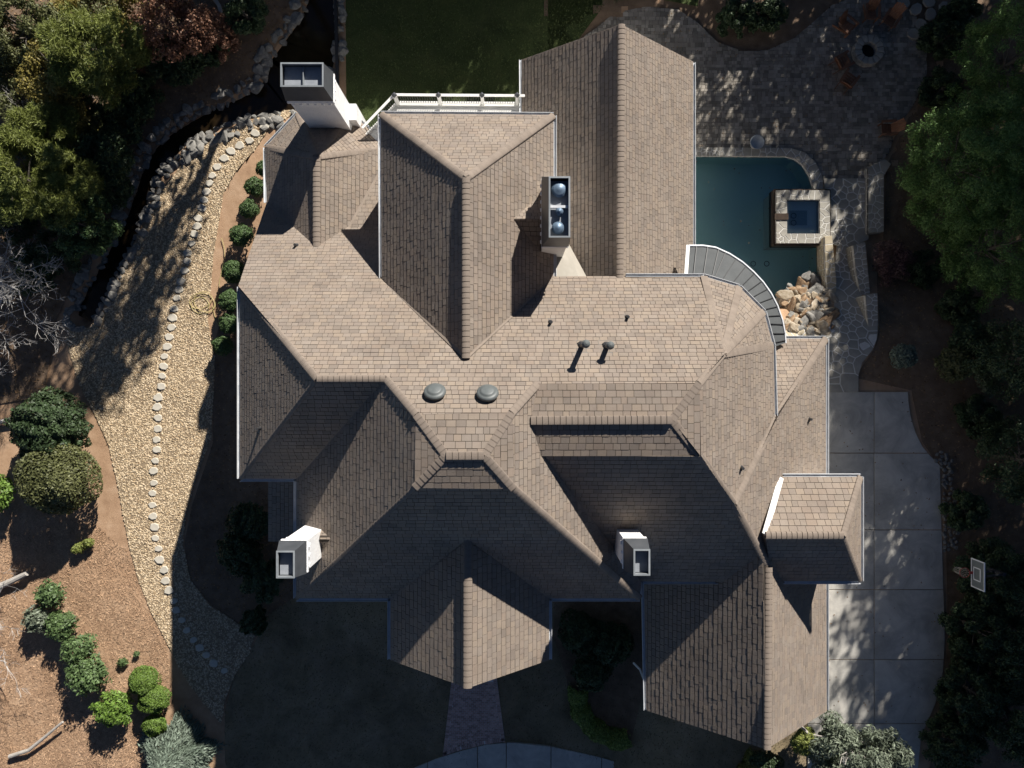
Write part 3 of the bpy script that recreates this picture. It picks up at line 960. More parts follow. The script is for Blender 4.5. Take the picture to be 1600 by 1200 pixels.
for px, py in ((680, 617), (762, 619)):
    p = on_plane(px, py, pn)
    tilt = Matrix.Rotation(-math.atan(math.hypot(pn[0], pn[1])) * 1.0, 4, 'X')
    b = MB(); b.lathe([(0.27, -0.1), (0.27, 0.10), (0.40, 0.12), (0.415, 0.16), (0.40, 0.22), (0.33, 0.26), (0.29, 0.265), (0.27, 0.31), (0.2, 0.335), (0.01, 0.345)], (0, 0, 0), 28)
    o = b.build('roof_vent', 'vent_grey', house, smooth=True)
    o.location = p; o.rotation_euler = tilt.to_euler()

# ================================================================== TERRAIN AND PAVING
import bmesh

def XY(pxs, z=None, off=0.0):
    return [tuple((G(x, y, off) if z is None else P(x, y, z))[:2]) for x, y in pxs]

PATIO = XY([(840, 110), (880, 85), (905, 62), (930, 45), (960, 20), (1010, 10), (1060, 15), (1090, 35), (1120, 65), (1160, 80), (1200, 78), (1240, 60), (1270, 35), (1300, 8), (1345, -8), (1400, -2), (1432, 25), (1448, 70), (1448, 115), (1430, 160), (1403, 200), (1388, 240), (1370, 262), (1362, 285), (1280, 285), (1275, 262), (1262, 247), (1240, 236), (1075, 236), (1060, 231), (1060, 140), (840, 140)], -2.4)
POOL = XY([(1050, 238), (1240, 238), (1268, 258), (1282, 300), (1282, 380), (1284, 425), (1264, 446), (1238, 470), (1050, 480)], -2.5)
PATIO_LOW = XY([(860, 50), (1060, 0), (1440, -40), (1470, 80), (1400, 240), (1375, 290), (1380, 380), (1310, 470), (1050, 480), (1050, 60)], -2.4)

def gt(x, y):
    z = g(x, y)
    if x > 3 and y > 4:
        if inside((x, y), POOL): return -4.9
        if inside((x, y), PATIO_LOW): return min(z, -2.52)
    return z

gx = list(np.arange(-150, -34, 9.0)) + list(np.arange(-34, 40.01, 0.5)) + list(np.arange(49, 160, 9.0))
gy = list(np.arange(-150, -27, 9.0)) + list(np.arange(-26, 30.01, 0.5)) + list(np.arange(39, 160, 9.0))
b = MB()
for y in gy:
    for x in gx: b.v.append((x, y, gt(x, y)))
nx = len(gx)
for j in range(len(gy) - 1):
    for i in range(nx - 1):
        b.f.append((j * nx + i, j * nx + i + 1, (j + 1) * nx + i + 1, (j + 1) * nx + i))
ground = b.build('ground', 'straw', smooth=True)
tag(ground, kind='structure')

def drape(name, poly, off, m, zf=g, cell=0.5, parent=None, kind='structure'):
    if area2(poly) < 0: poly = poly[::-1]
    b = MB()
    xs = [p[0] for p in poly]; ys = [p[1] for p in poly]
    x0, y0 = math.floor(min(xs) / cell) * cell, math.floor(min(ys) / cell) * cell
    idx = {}
    def vid(p):
        k = (round(p[0], 3), round(p[1], 3))
        if k not in idx:
            idx[k] = len(b.v); b.v.append((p[0], p[1], zf(p[0], p[1]) + off))
        return idx[k]
    x = x0
    while x < max(xs):
        col = clip_rect(poly, x, -1e4, x + cell, 1e4)
        if len(col) >= 3:
            y = y0
            while y < max(ys):
                c = clean(clip_rect(col, x, y, x + cell, y + cell), 0.001)
                if len(c) >= 3 and area2(c) > 1e-4:
                    f = []
                    for p in c:
                        i = vid(p)
                        if i not in f: f.append(i)
                    if len(f) >= 3: b.f.append(tuple(f))
                y += cell
        x += cell
    o = b.build(name, m, parent, smooth=True)
    o['kind'] = kind
    return o

def smooth_poly(pts, n=3):
    """Catmull-Rom through closed points"""
    out = []; m = len(pts)
    for i in range(m):
        p0, p1, p2, p3 = pts[i - 1], pts[i], pts[(i + 1) % m], pts[(i + 2) % m]
        for k in range(n):
            t = k / n
            out.append(tuple(0.5 * (2 * p1[a] + (p2[a] - p0[a]) * t + (2 * p0[a] - 5 * p1[a] + 4 * p2[a] - p3[a]) * t * t + (3 * p1[a] - p0[a] - 3 * p2[a] + p3[a]) * t ** 3) for a in (0, 1)))
    return out

lawn_n = XY([(540, -60), (1100, -60), (1090, 10), (1010, -5), (945, 8), (905, 60), (905, 260), (560, 260), (541, 160)])
drape('back_lawn', lawn_n, 0.02, 'lawn')
lawn_s = XY([(600, 915), (480, 920), (420, 960), (395, 1010), (365, 1060), (352, 1110), (352, 1190), (370, 1260), (1285, 1260), (1285, 880), (600, 880)])
drape('front_lawn', lawn_s, 0.02, 'lawn_dry')
bed_w = XY([(296, 905), (330, 945), (400, 995), (470, 930), (480, 700), (400, 560), (352, 470), (330, 560), (333, 690), (300, 790), (288, 850)])
drape('planting_bed', bed_w, 0.015, 'soil')
bed_f = XY([(866, 930), (1010, 930), (1010, 1060), (985, 1160), (930, 1160), (893, 1120), (885, 1060), (866, 1000)])
drape('planting_bed', bed_f, 0.035, 'soil')
bed_n = XY([(850, -90), (1700, -90), (1700, 120), (1440, 160), (1300, 120), (850, 120)])
drape('planting_bed', bed_n, 0.02, 'soil', gt)
bed_e = XY([(1335, 590), (1365, 548), (1374, 500), (1380, 380), (1385, 262), (1450, 120), (1680, 60), (1680, 1290), (1440, 1290), (1482, 1000), (1474, 740), (1440, 690), (1424, 610)])
drape('planting_bed', bed_e, 0.02, 'soil', gt)

wood = XY([(-60, -60), (500, -60), (470, 10), (430, 70), (395, 130), (345, 160), (290, 190), (245, 220), (218, 270), (200, 330), (170, 380), (120, 430), (90, 500), (70, 620), (-60, 640)])
drape('wood_floor', wood, 0.07, 'soil')
mat('meadow', [(0.045, 0.055, 0.02), (0.085, 0.09, 0.036), (0.13, 0.115, 0.06)], rough=0.95, scale=0.25, noise=0.6, detail=12, bump=0.5, bscale=20)
for x0, y0, x1, y1 in ((-148, 26.5, 148, 148), (-148, -148, 148, -27), (-148, -27, -36, 26.5), (39, -27, 148, 26.5)):
    drape('meadow', [(x0, y0), (x1, y0), (x1, y1), (x0, y1)], 0.12, 'meadow', cell=6.0)
# gravel path
GRAVEL = XY([(470, 168), (445, 186), (418, 205), (398, 235), (370, 268), (350, 300), (344, 340), (334, 400), (330, 450), (326, 500), (336, 560), (334, 620), (330, 685), (308, 745), (292, 800), (286, 850), (298, 905), (328, 945), (398, 992), (390, 1020), (368, 1052), (352, 1095), (346, 1130), (318, 1098), (288, 1055), (262, 1005), (236, 955), (216, 905), (204, 858), (192, 800), (182, 745), (172, 700), (150, 650), (124, 600), (108, 548), (106, 515), (140, 512), (168, 485), (182, 440), (200, 402), (218, 366), (236, 328), (258, 292), (280, 262), (308, 232), (346, 208), (400, 186), (440, 168)])
gravel = drape('gravel_path', GRAVEL, 0.05, 'gravel_bed')

def npoly(x, y, poly):
    c = np.zeros(len(x), bool)
    j = len(poly) - 1
    for i in range(len(poly)):
        xi, yi = poly[i]; xj, yj = poly[j]
        if yi != yj:
            c ^= ((yi > y) != (yj > y)) & (x < (xj - xi) * (y - yi) / (yj - yi) + xi)
        j = i
    return c

def fast_mesh(name, V, loops_per, m, smooth=False):
    """V: (n*k,3) vertices of n separate k-gons"""
    me = bpy.data.meshes.new(name)
    n = len(V) // loops_per
    me.vertices.add(len(V)); me.vertices.foreach_set('co', np.asarray(V, np.float32).ravel())
    me.loops.add(n * loops_per); me.loops.foreach_set('vertex_index', np.arange(n * loops_per, dtype=np.int32))
    me.polygons.add(n); me.polygons.foreach_set('loop_start', np.arange(0, n * loops_per, loops_per, dtype=np.int32))
    me.polygons.foreach_set('loop_total', np.full(n, loops_per, np.int32))
    me.materials.append(MATS[m] if isinstance(m, str) else m)
    me.update(calc_edges=True); me.validate()
    return me

def pebbles(name, pts, rmin, rmax, m, parent, flat=0.6):
    n = len(pts)
    base = np.array([(1, 0, 0), (0, 1, 0), (-1, 0, 0), (0, -1, 0), (.3, .2, .8), (-.35, -.2, .75)], float)
    tri = np.array([(0, 1, 4), (1, 2, 5), (1, 5, 4), (2, 3, 5), (3, 0, 4), (3, 4, 5)])
    r = rng.uniform(rmin, rmax, n)
    V = base[None] * (1 + rng.uniform(-.28, .28, (n, 6, 3)))
    V[:, :, 1] *= rng.uniform(.55, 1, n)[:, None]
    a = rng.uniform(0, 6.28, n); c, s = np.cos(a), np.sin(a)
    X = V[:, :, 0] * c[:, None] - V[:, :, 1] * s[:, None]; Y = V[:, :, 0] * s[:, None] + V[:, :, 1] * c[:, None]
    V = np.stack([X, Y, V[:, :, 2] * flat], 2) * r[:, None, None] + pts[:, None, :]
    me = bpy.data.meshes.new(name)
    V = V.reshape(-1, 3)
    T = (tri[None] + (np.arange(n) * 6)[:, None, None]).reshape(-1)
    me.vertices.add(len(V)); me.vertices.foreach_set('co', V.astype(np.float32).ravel())
    me.loops.add(len(T)); me.loops.foreach_set('vertex_index', T.astype(np.int32))
    np_ = len(T) // 3
    me.polygons.add(np_); me.polygons.foreach_set('loop_start', np.arange(0, np_ * 3, 3, dtype=np.int32)); me.polygons.foreach_set('loop_total', np.full(np_, 3, np.int32))
    me.materials.append(MATS[m]); me.update(calc_edges=True); me.validate()
    o = bpy.data.objects.new(name, me); link(o, parent); o['kind'] = 'stuff'
    return o
def scatter(poly, n, zoff, zf=g):
    xs = [p[0] for p in poly]; ys = [p[1] for p in poly]
    P_ = np.zeros((0, 2))
    while len(P_) < n:
        q = np.stack([rng.uniform(min(xs), max(xs), n), rng.uniform(min(ys), max(ys), n)], 1)
        P_ = np.concatenate([P_, q[npoly(q[:, 0], q[:, 1], poly)]])
    P_ = P_[:n]
    z = np.array([zf(x, y) for x, y in P_]) + zoff
    return np.column_stack([P_, z])
pebbles('gravel', scatter(GRAVEL, 30000, 0.055), 0.030, 0.066, 'gravel_stone', gravel)

# stepping stones
STEPS = [(436, 172), (424, 183), (413, 196), (399, 208), (388, 220), (374, 227), (362, 235), (350, 246), (340, 260), (333, 273), (327, 285), (322, 299),
         (317, 312), (315, 325), (311, 340), (307, 352), (303, 365), (298, 380), (293, 394), (291, 408), (287, 423), (282, 438), (280, 452), (275, 466), (272, 481), (269, 496), (266, 511), (264, 526), (260, 541), (257, 556), (254, 572), (252, 588),
         (251, 604), (248, 620), (247, 636), (246, 652), (246, 669), (245, 686), (243, 702), (241, 719), (240, 737), (239, 754), (239, 771), (238, 789), (238, 806), (240, 824), (242, 842), (246, 858), (250, 875), (255, 891), (259, 907), (263, 922),
         (270, 939), (276, 954), (284, 970), (292, 985), (303, 1000), (312, 1013), (322, 1025), (335, 1037), (349, 1049)]
rs = random.Random(4)
smeshes = []
for k in range(6):
    n = rs.choice((6, 7, 8)); pts = []
    for i in range(n):
        t = 2 * math.pi * i / n + rs.uniform(-.15, .15)
        pts.append((0.275 * math.cos(t) * rs.uniform(.8, 1.08), 0.215 * math.sin(t) * rs.uniform(.8, 1.08)))
    smeshes.append(slab_mesh(pts, 0.10, 0.02).mesh('stepping_stone', 'step_stone'))
for x, y in STEPS:
    p = G(x + rs.uniform(-1.5, 1.5), y + rs.uniform(-1, 1), rs.uniform(0.115, 0.14), g)
    k = rs.uniform(0.85, 1.12)
    inst('stepping_stone', rs.choice(smeshes), gravel, p, (rs.uniform(-.03, .03), rs.uniform(-.03, .03), rs.uniform(-.35, .35)), (k, k, 1))

# ------------------------------------------------------------------ boulders
def boulder_mesh(seed, m, flat=0.7):
    """angular rock: hull of scattered points"""
    r = random.Random(seed)
    bm = bmesh.new()
    for _ in range(17):
        d = Vector((r.gauss(0, 1), r.gauss(0, 1), r.gauss(0, 1))).normalized()
        k = max(abs(d.x), abs(d.y), abs(d.z))
        d = d * (0.55 / k + 0.45) * r.uniform(0.78, 1.05)
        bm.verts.new((d.x, d.y, d.z * flat))
    h = bmesh.ops.convex_hull(bm, input=list(bm.verts))
    for v in [v for v in bm.verts if not v.link_faces]: bm.verts.remove(v)
    bmesh.ops.bevel(bm, geom=list(bm.edges), offset=0.045, segments=1, affect='EDGES')
    me = bpy.data.meshes.new('boulder'); bm.to_mesh(me); bm.free()
    me.materials.append(MATS[m])
    return me
GB = [boulder_mesh(s, 'boulder') for s in range(9)]
TB = [boulder_mesh(50 + s, ('tan_boulder', 'tan_boulder', 'brown_boulder', 'boulder')[s % 4], 0.8) for s in range(12)]

# creek: water ribbon and stone banks
k_ = (H + 3.3) / F
cl = [Vector((x, y)) for x, y, w in CREEK]; cw = [w for x, y, w in CREEK]
def cpt(t):
    i = min(int(t), len(cl) - 2); u = t - i
    p = cl[i].lerp(cl[i + 1], u); d = (cl[min(i + 1, len(cl) - 1)] - cl[i]).normalized()
    return p, Vector((-d.y, d.x)), cw[i] + (cw[i + 1] - cw[i]) * u
b = MB()
N = 90
for i in range(N + 1):
    p, n, w = cpt(i / N * (len(cl) - 1))
    for s in (-1.15, 1.15):
        q = p + n * (w * s)
        b.v.append((q.x, q.y, -3.2 - 0.36))
for i in range(N): b.f.append((2 * i, 2 * i + 1, 2 * i + 3, 2 * i + 2))
creek = b.build('creek_water', 'creek_water'); tag(creek, kind='structure')
rs = random.Random(8)
t = 0.0
L = len(cl) - 1
while t < L:
    p, n, w = cpt(min(t, L - 1e-3))
    seg = (cl[min(int(t) + 1, L)] - cl[min(int(t), L - 1)]).length
    for s in (-1, 1):
        rows = 2
        if 3.5 < t < 8 and s > 0: rows = 3
        if t > 11: rows = 2
        for rr in range(rows):
            if rs.random() < 0.12: continue
            q = p + n * (s * (w * 1.12 + 0.05 + rr * 0.36 + rs.uniform(-.08, .08)))
            sz = rs.uniform(0.14, 0.30) * (1.15 if rr else 1.0)
            inst('boulder', rs.choice(GB), creek, (q.x, q.y, g(q.x, q.y) + sz * 0.25), (rs.uniform(-.3, .3), rs.uniform(-.3, .3), rs.uniform(0, 6.28)), (sz * rs.uniform(.9, 1.5), sz * rs.uniform(.75, 1.1), sz))
    t += 0.40 / seg
for a in range(0, 14):      # end of the channel
    tt = -0.3 + a * 0.28
    p = cl[-1]; w = cw[-1] * 1.25
    q = (p.x - math.sin(tt) * w * 1.2 - 0.1, p.y - math.cos(tt) * w * 1.2)
    sz = rs.uniform(.16, .3)
    inst('boulder', rs.choice(GB), creek, (q[0], q[1], g(*q) + sz * .25), (0, 0, rs.uniform(0, 6)), (sz * 1.3, sz, sz))
p = G(462, 28); inst('boulder', GB[2], creek, p, (0, 0, .4), (0.48, 0.42, 0.22))
p = G(400, 137); inst('boulder', GB[4], creek, p, (0, 0, .7), (0.5, 0.32, 0.22))
# timber edging between creek and lawn
b = MB(); b.bar(G(523, -60, 0.08), G(528, 150, 0.08), 0.16, 0.2); o = b.build('edging', 'dark_metal'); tag(o, 'dark timber edging strip between creek stones and back lawn', 'edging')

# ------------------------------------------------------------------ concrete driveway, each slab its own piece
def slabs(name, cellsxy, z, m='concrete', thick=0.18, gap=0.02):
    root = empty(name); root['kind'] = 'structure'
    for c in cellsxy:
        c = inset(c, gap)
        cx = sum(p[0] for p in c) / len(c); cy = sum(p[1] for p in c) / len(c)
        me = slab_mesh([(p[0] - cx, p[1] - cy) for p in c], thick, 0.006).mesh('concrete_slab', m)
        inst('concrete_slab', me, root, (cx, cy, z))
    return root
DR = [(1262, 612), (1419, 612), (1420, 628), (1424, 652), (1431, 676), (1442, 698), (1456, 714), (1469, 727), (1471, 800), (1474, 900), (1477, 1000), (1474, 1050), (1462, 1100), (1440, 1150), (1425, 1300), (1262, 1300)]
def rectclip(poly, x0, y0, x1, y1): return clip_rect(poly, x0, y0, x1, y1)
cs = []
ys = [600, 708, 828, 921.5, 1031, 1131, 1310]
for i in range(6):
    for x0, x1 in ((1250, 1366), (1366, 1500)):
        c = rectclip(DR, x0, ys[i], x1, ys[i + 1])
        if len(c) > 2: cs.append([tuple(P(x, y, 0.06)[:2]) for x, y in c])
slabs('driveway', cs, 0.06)
top = [(560, 1262), (600, 1225), (640, 1203), (680, 1186), (720, 1173), (760, 1163), (800, 1160), (860, 1166), (930, 1181), (1010, 1203), (1090, 1240), (1120, 1262)]
cs = []
jx = [560, 668, 746, 791, 861, 940, 1030, 1120]
FC = top + [(1120, 1330), (560, 1330)]
for i in range(len(jx) - 1):
    c = rectclip(FC, jx[i], 1100, jx[i + 1], 1400)
    if len(c) > 2: cs.append([tuple(P(x, y, -1.8)[:2]) for x, y in c])
slabs('entrance_court', cs, -1.8)
b = MB(); b.prism(XY([(1250, 610), (1421, 610), (1480, 740), (1482, 1050), (1430, 1310), (1250, 1310)], 0.0), -0.3, -0.07); o = b.build('driveway_base', 'joint'); tag(o, kind='structure')

# brick entrance walk
WALK = XY([(706, 1060), (776, 1060), (789, 1159), (757, 1163), (720, 1172), (692, 1181)], -1.82)
wk = MB(); wk.prism(WALK, -2.3, -1.815); walk = wk.build('brick_walk', 'brick_mortar'); tag(walk, kind='structure')
br = MB()
inn = inset(WALK, 0.20)
y = min(p[1] for p in WALK); r = 0
while y < max(p[1] for p in WALK):
    x = min(p[0] for p in WALK) - (0.1 if r % 2 else 0)
    while x < max(p[0] for p in WALK):
        c = clean(clip_rect(inn, x + .006, y + .006, x + .208, y + .092))
        if len(c) > 2 and area2(c) > 0.002: br.prism(c, -1.86, -1.808 + rs.uniform(0, .005))
        x += 0.215
    y += 0.099; r += 1
for i in range(len(WALK)):
    a, c = Vector(WALK[i]), Vector(WALK[(i + 1) % len(WALK)])
    if a.y > -16.3 and c.y > -16.3: continue
    d = (c - a); n = int(d.length / 0.098); d.normalize(); nn = Vector((-d.y, d.x))
    if area2(WALK) < 0: nn = -nn
    for k in range(n):
        o = a + d * (k * 0.098 + 0.05) + nn * 0.1
        br.box((o.x, o.y, -1.83), (0.086, 0.19, 0.05), Matrix.Rotation(math.atan2(d.y, d.x), 3, 'Z'))
br.build('bricks', 'brick', walk, kind='stuff')

# paver patio
b = MB(); b.prism(PATIO, -2.9, -2.43); patio = b.build('paver_patio', 'paver_sand'); tag(patio, kind='structure')
pv = MB(); rs = random.Random(21)
xs = [p[0] for p in PATIO]; yy = [p[1] for p in PATIO]
y = min(yy)
PP = PATIO if area2(PATIO) > 0 else PATIO[::-1]
while y < max(yy):
    hgt = rs.choice((0.16, 0.2, 0.2, 0.26)); x = min(xs) - rs.uniform(0, .3)
    rowp = clip_rect(PP, -99, y, 99, y + hgt)
    while x < max(xs):
        w = rs.choice((0.16, 0.2, 0.24, 0.3))
        if len(rowp) > 2:
            jx_, jy_ = rs.uniform(-.01, .01), rs.uniform(-.01, .01)
            c = clean(clip_rect(rowp, x + .009 + jx_, y + .009 + jy_, x + w - .009, y + hgt - .009), 0.01)
            if len(c) > 2 and area2(c) > 0.004 and not inside((c[0][0], c[0][1]), POOL):
                z = -2.39 + rs.uniform(-.006, .008)
                n = len(pv.v); m = len(c)
                for p in c: pv.v.append((p[0], p[1], z))
                for p in c: pv.v.append((p[0], p[1], z - .06))
                pv.f.append(tuple(n + i for i in range(m)))
                for i in range(m): pv.f.append((n + i, n + m + i, n + m + (i + 1) % m, n + (i + 1) % m))
        x += w
    y += hgt
pv.build('pavers', 'paver', patio, kind='stuff')

# ------------------------------------------------------------------ flagstone path with mortar joints
def flag(name, poly, n, zf, parent=None, m='flagstone', gap=0.05, seed=3, pname='flagstone', base=True, thick=0.12):
    if area2(poly) < 0: poly = poly[::-1]
    if parent is None:
        parent = drape(name, poly, 0.0, 'mortar', zf, cell=0.4)
    for i, c in enumerate(cells(poly, n, gap, seed=seed)):
        cx = sum(p[0] for p in c) / len(c); cy = sum(p[1] for p in c) / len(c)
        z = zf(cx, cy)
        me = slab_mesh([(p[0] - cx, p[1] - cy) for p in c], thick, 0.006, lambda x, y: zf(cx + x, cy + y) - z).mesh(pname, m)
        inst(pname, me, parent, (cx, cy, z + 0.008 + (i % 3) * 0.002))
    return parent
def zpath(x, y): return max(-2.37, g0(x, y) + 0.09)
FPX = [(1287, 279), (1357, 279), (1357, 374), (1335, 384), (1342, 440), (1350, 480), (1358, 505), (1371, 508), (1370, 530), (1362, 548), (1347, 566), (1341, 586), (1341, 613), (1280, 613), (1280, 505), (1303, 500), (1304, 450), (1308, 384), (1298, 380)]
fp = flag('flagstone_path', XY(FPX, None, 0.07), 105, zpath, seed=5)
flag('flagstone_terrace', XY([(1225, 512), (1279, 510), (1279, 545), (1225, 545)], None, 0.07), 14, zpath, m='tan_flagstone', seed=7)

def wall_thing(name, label, px, ztop, zbot, n, seed, stone='flagstone'):
    poly = XY(px, ztop)
    if area2(poly) < 0: poly = poly[::-1]
    b = MB(); b.prism(poly, zbot, ztop - 0.015); o = b.build(name, 'mortar'); tag(o, label, 'wall')
    for c in cells(poly, n, 0.045, seed=seed):
        cx = sum(p[0] for p in c) / len(c); cy = sum(p[1] for p in c) / len(c)
        inst('capstone', slab_mesh([(p[0] - cx, p[1] - cy) for p in c], 0.14, 0.008).mesh('capstone', stone), o, (cx, cy, ztop))
    # stones on the faces
    r = random.Random(seed)
    m = len(poly); fm = []
    for i in range(m):
        a, c = Vector((*poly[i], 0)), Vector((*poly[(i + 1) % m], 0))
        d = c - a; Lh = d.length
        if Lh < 0.3: continue
        d.normalize(); nn = Vector((d.y, -d.x, 0))
        z = zbot + 0.05
        while z < ztop - 0.22:
            hh = r.uniform(0.16, 0.26); x = 0.0
            while x < Lh - 0.1:
                w = min(r.uniform(0.25, 0.5), Lh - x)
                k = MB(); k.box((0, 0, 0), (w - 0.04, 0.05, min(hh, ztop - 0.18 - z) - 0.03))
                q = a + d * (x + w / 2) + nn * 0.01
                if (ztop - 0.18 - z) > 0.08: inst('face_stone', k.mesh('face_stone', stone), o, (q.x, q.y, z + hh / 2), (0, 0, math.atan2(d.y, d.x)))
                x += w
            z += hh
    return o
wall_thing('stone_wall', 'low flagstone-capped wall beside the terrace at the pool gate', [(1357, 262), (1383, 248), (1392, 256), (1381, 275), (1381, 362), (1357, 364)], -2.0, -2.7, 26, 31)
wall_thing('stone_wall', 'sloping flagstone-capped wall flanking the garden steps', [(1333, 384), (1352, 378), (1356, 420), (1360, 462), (1345, 462), (1337, 420)], -1.55, -2.7, 22, 33)
wall_thing('stone_wall', 'short flagstone-capped wall at the head of the garden steps', [(1352, 462), (1371, 458), (1372, 508), (1357, 512)], -0.35, -1.6, 12, 35)
wall_thing('stone_wall', 'sunlit pale stone wall between pool rocks and garden steps', [(1289, 370), (1300, 368), (1307, 440), (1306, 474), (1294, 476), (1290, 420)], -1.55, -2.7, 20, 37, 'tan_flagstone')

# ------------------------------------------------------------------ swimming pool
pool = empty('swimming_pool', tuple(P(1180, 340, -2.5)), 'teal swimming pool with curved flagstone coping and raised square spa', 'pool')
def padd(o):
    o.parent = pool
    o.matrix_parent_inverse = Matrix.Translation(Vector(pool.location)).inverted()
    return o
WPX = [(1050, 244), (1228, 244), (1243, 248), (1255, 257), (1266, 275), (1272, 296), (1280, 300), (1280, 378), (1282, 425), (1262, 446), (1235, 475), (1050, 478)]
WP = XY(WPX, -2.52)
b = MB(); n = len(WP)
for p in WP: b.v.append((p[0], p[1], -2.35))
for p in WP: b.v.append((p[0], p[1], -4.0))
b.f.append(tuple(range(n, 2 * n)) if area2(WP) > 0 else tuple(range(2 * n - 1, n - 1, -1)))
for i in range(n): b.f.append((i, (i + 1) % n, n + (i + 1) % n, n + i))
padd(b.build('basin', 'pool_plaster'))
b = MB(); b.poly([(p[0], p[1], -2.52) for p in (WP if area2(WP) > 0 else WP[::-1])]); padd(b.build('water_surface', 'pool_water'))
CP_ = [(1075, 230), (1235, 231), (1258, 238), (1275, 254), (1285, 275), (1287, 297), (1272, 297), (1266, 275), (1255, 257), (1243, 248), (1228, 244), (1075, 243)]
CPX = XY(CP_, -2.3)
b = MB(); b.prism(CPX if area2(CPX) > 0 else CPX[::-1], -2.6, -2.315); cop = padd(b.build('coping', 'mortar'))
def stones_on(parent, poly, z, n, seed, m='flagstone', gap=0.045):
    for c in cells(poly if area2(poly) > 0 else poly[::-1], n, gap, seed=seed):
        cx = sum(p[0] for p in c) / len(c); cy = sum(p[1] for p in c) / len(c)
        o = inst('coping_stone', slab_mesh([(p[0] - cx, p[1] - cy) for p in c], 0.1, 0.008).mesh('coping_stone', m), parent, (cx, cy, z))
        o.matrix_parent_inverse = parent.matrix_world.inverted() if False else Matrix.Identity(4)
bpy.context.view_layer.update()
stones_on(cop, CPX, -2.3, 46, 41)
# spa
so, si = XY([(1213, 297), (1297, 297), (1297, 380), (1213, 380)], -2.0), XY([(1230, 312), (1281, 312), (1281, 365), (1230, 365)], -2.0)
b = MB(); O4, I4 = so, si
for i in range(4):
    j = (i + 1) % 4
    b.prism(sorted([O4[i], O4[j], I4[j], I4[i]], key=lambda p: math.atan2(p[1] - sum(q[1] for q in (O4[i], O4[j], I4[j], I4[i])) / 4, p[0] - sum(q[0] for q in (O4[i], O4[j], I4[j], I4[i])) / 4)), -4.0, -2.015)
spa = padd(b.build('spa_wall', 'mortar'))
for i in range(4):
    j = (i + 1) % 4
    stones_on(spa, [O4[i], O4[j], I4[j], I4[i]], -2.0, 13, 43 + i)
b = MB(); sob = inset(so, -0.05)
for i in range(4):
    a_, c_ = sob[i], sob[(i + 1) % 4]
    b.bar((*a_, -2.5), (*c_, -2.5), 0.10, 0.7)
padd(b.build('spa_tile_band', 'pool_tile'))
z = -2.45
b = MB(); b.poly([(p[0], p[1], z) for p in (si if area2(si) > 0 else si[::-1])]); padd(b.build('spa_seat', 'spa_plaster'))
sf = XY([(1232, 329), (1261, 329), (1261, 352), (1232, 352)], -2.44)
b = MB(); b.poly([(p[0], p[1], -2.44) for p in (sf if area2(sf) > 0 else sf[::-1])]); padd(b.build('spa_footwell', 'foot_depth_tone'))  # flat sheet over the seat; the well's depth shading is put into its colour
b = MB(); b.poly([(p[0], p[1], -2.16) for p in (si if area2(si) > 0 else si[::-1])]); padd(b.build('spa_water', 'spa_water'))
q = P(1221, 338.5, -1.98); b = MB(); b.box(tuple(q), (0.75, 0.34, 0.07)); padd(b.build('spillway', 'pool_tile'))
def ringm(r, t=0.018):
    b = MB(); b.tube([(r * math.cos(a), r * math.sin(a), 0) for a in np.linspace(0, 2 * math.pi, 25)], t, 5, cap=False); return b.mesh('drain_ring', 'vent_grey')
RM = ringm(0.14)
for x, y, z in ((1177, 412, -3.96), (1198, 412, -3.96), (1240, 337, -2.41), (1240, 348, -2.41)):
    q = P(x, y, z); o = inst('drain_ring', RM, None, q); padd(o)
# round stone bowl at the coping
q = P(1178, 227, -2.3)
b = MB(); b.lathe([(0.2, 0), (0.14, 0.1), (0.12, 0.25), (0.3, 0.38), (0.38, 0.5), (0.40, 0.55), (0.36, 0.55), (0.28, 0.46), (0.02, 0.42)], (0, 0, 0), 24)
o = b.build('planter_bowl', 'urn_stone', loc=q, smooth=True); tag(o, 'round pale stone bowl on a pedestal at the pool coping', 'planter')

# rock waterfall, one thing made of boulders
wf = empty('rock_waterfall', (0, 0, 0), 'tumbled tan rock waterfall spilling into the corner of the pool', 'waterfall')
rs = random.Random(77)
WFP = [(1226, 458), (1262, 428), (1284, 420), (1302, 470), (1305, 512), (1276, 520), (1232, 516), (1220, 470)]
k = 0
while k < 150:
    x, y = rs.uniform(1224, 1306), rs.uniform(418, 524)
    if not inside((x, y), WFP): continue
    t = (y - 418) / 106
    p = G(x, y, 0.0)
    z = -2.55 + rs.uniform(-.1, .25) if t < .32 else max(p.z, -2.3) + rs.uniform(-.1, .22)
    p = P(x, y, z); sz = rs.choice((.12, .16, .2, .26, .34, .42)) * rs.uniform(.85, 1.15) * (1.2 if t < .4 else 1.0)
    inst('boulder', rs.choice(TB), wf, p, (rs.uniform(-.5, .5), rs.uniform(-.5, .5), rs.uniform(0, 6.28)), (sz * rs.uniform(1, 1.5), sz * rs.uniform(.7, 1.1), sz * rs.uniform(.45, .8)))
    k += 1
b = MB()
b.prism(XY([(1222, 462), (1250, 466), (1302, 470), (1304, 514), (1222, 516)], -1.4), -4.5, -1.5); b.build('core', 'boulder', wf)

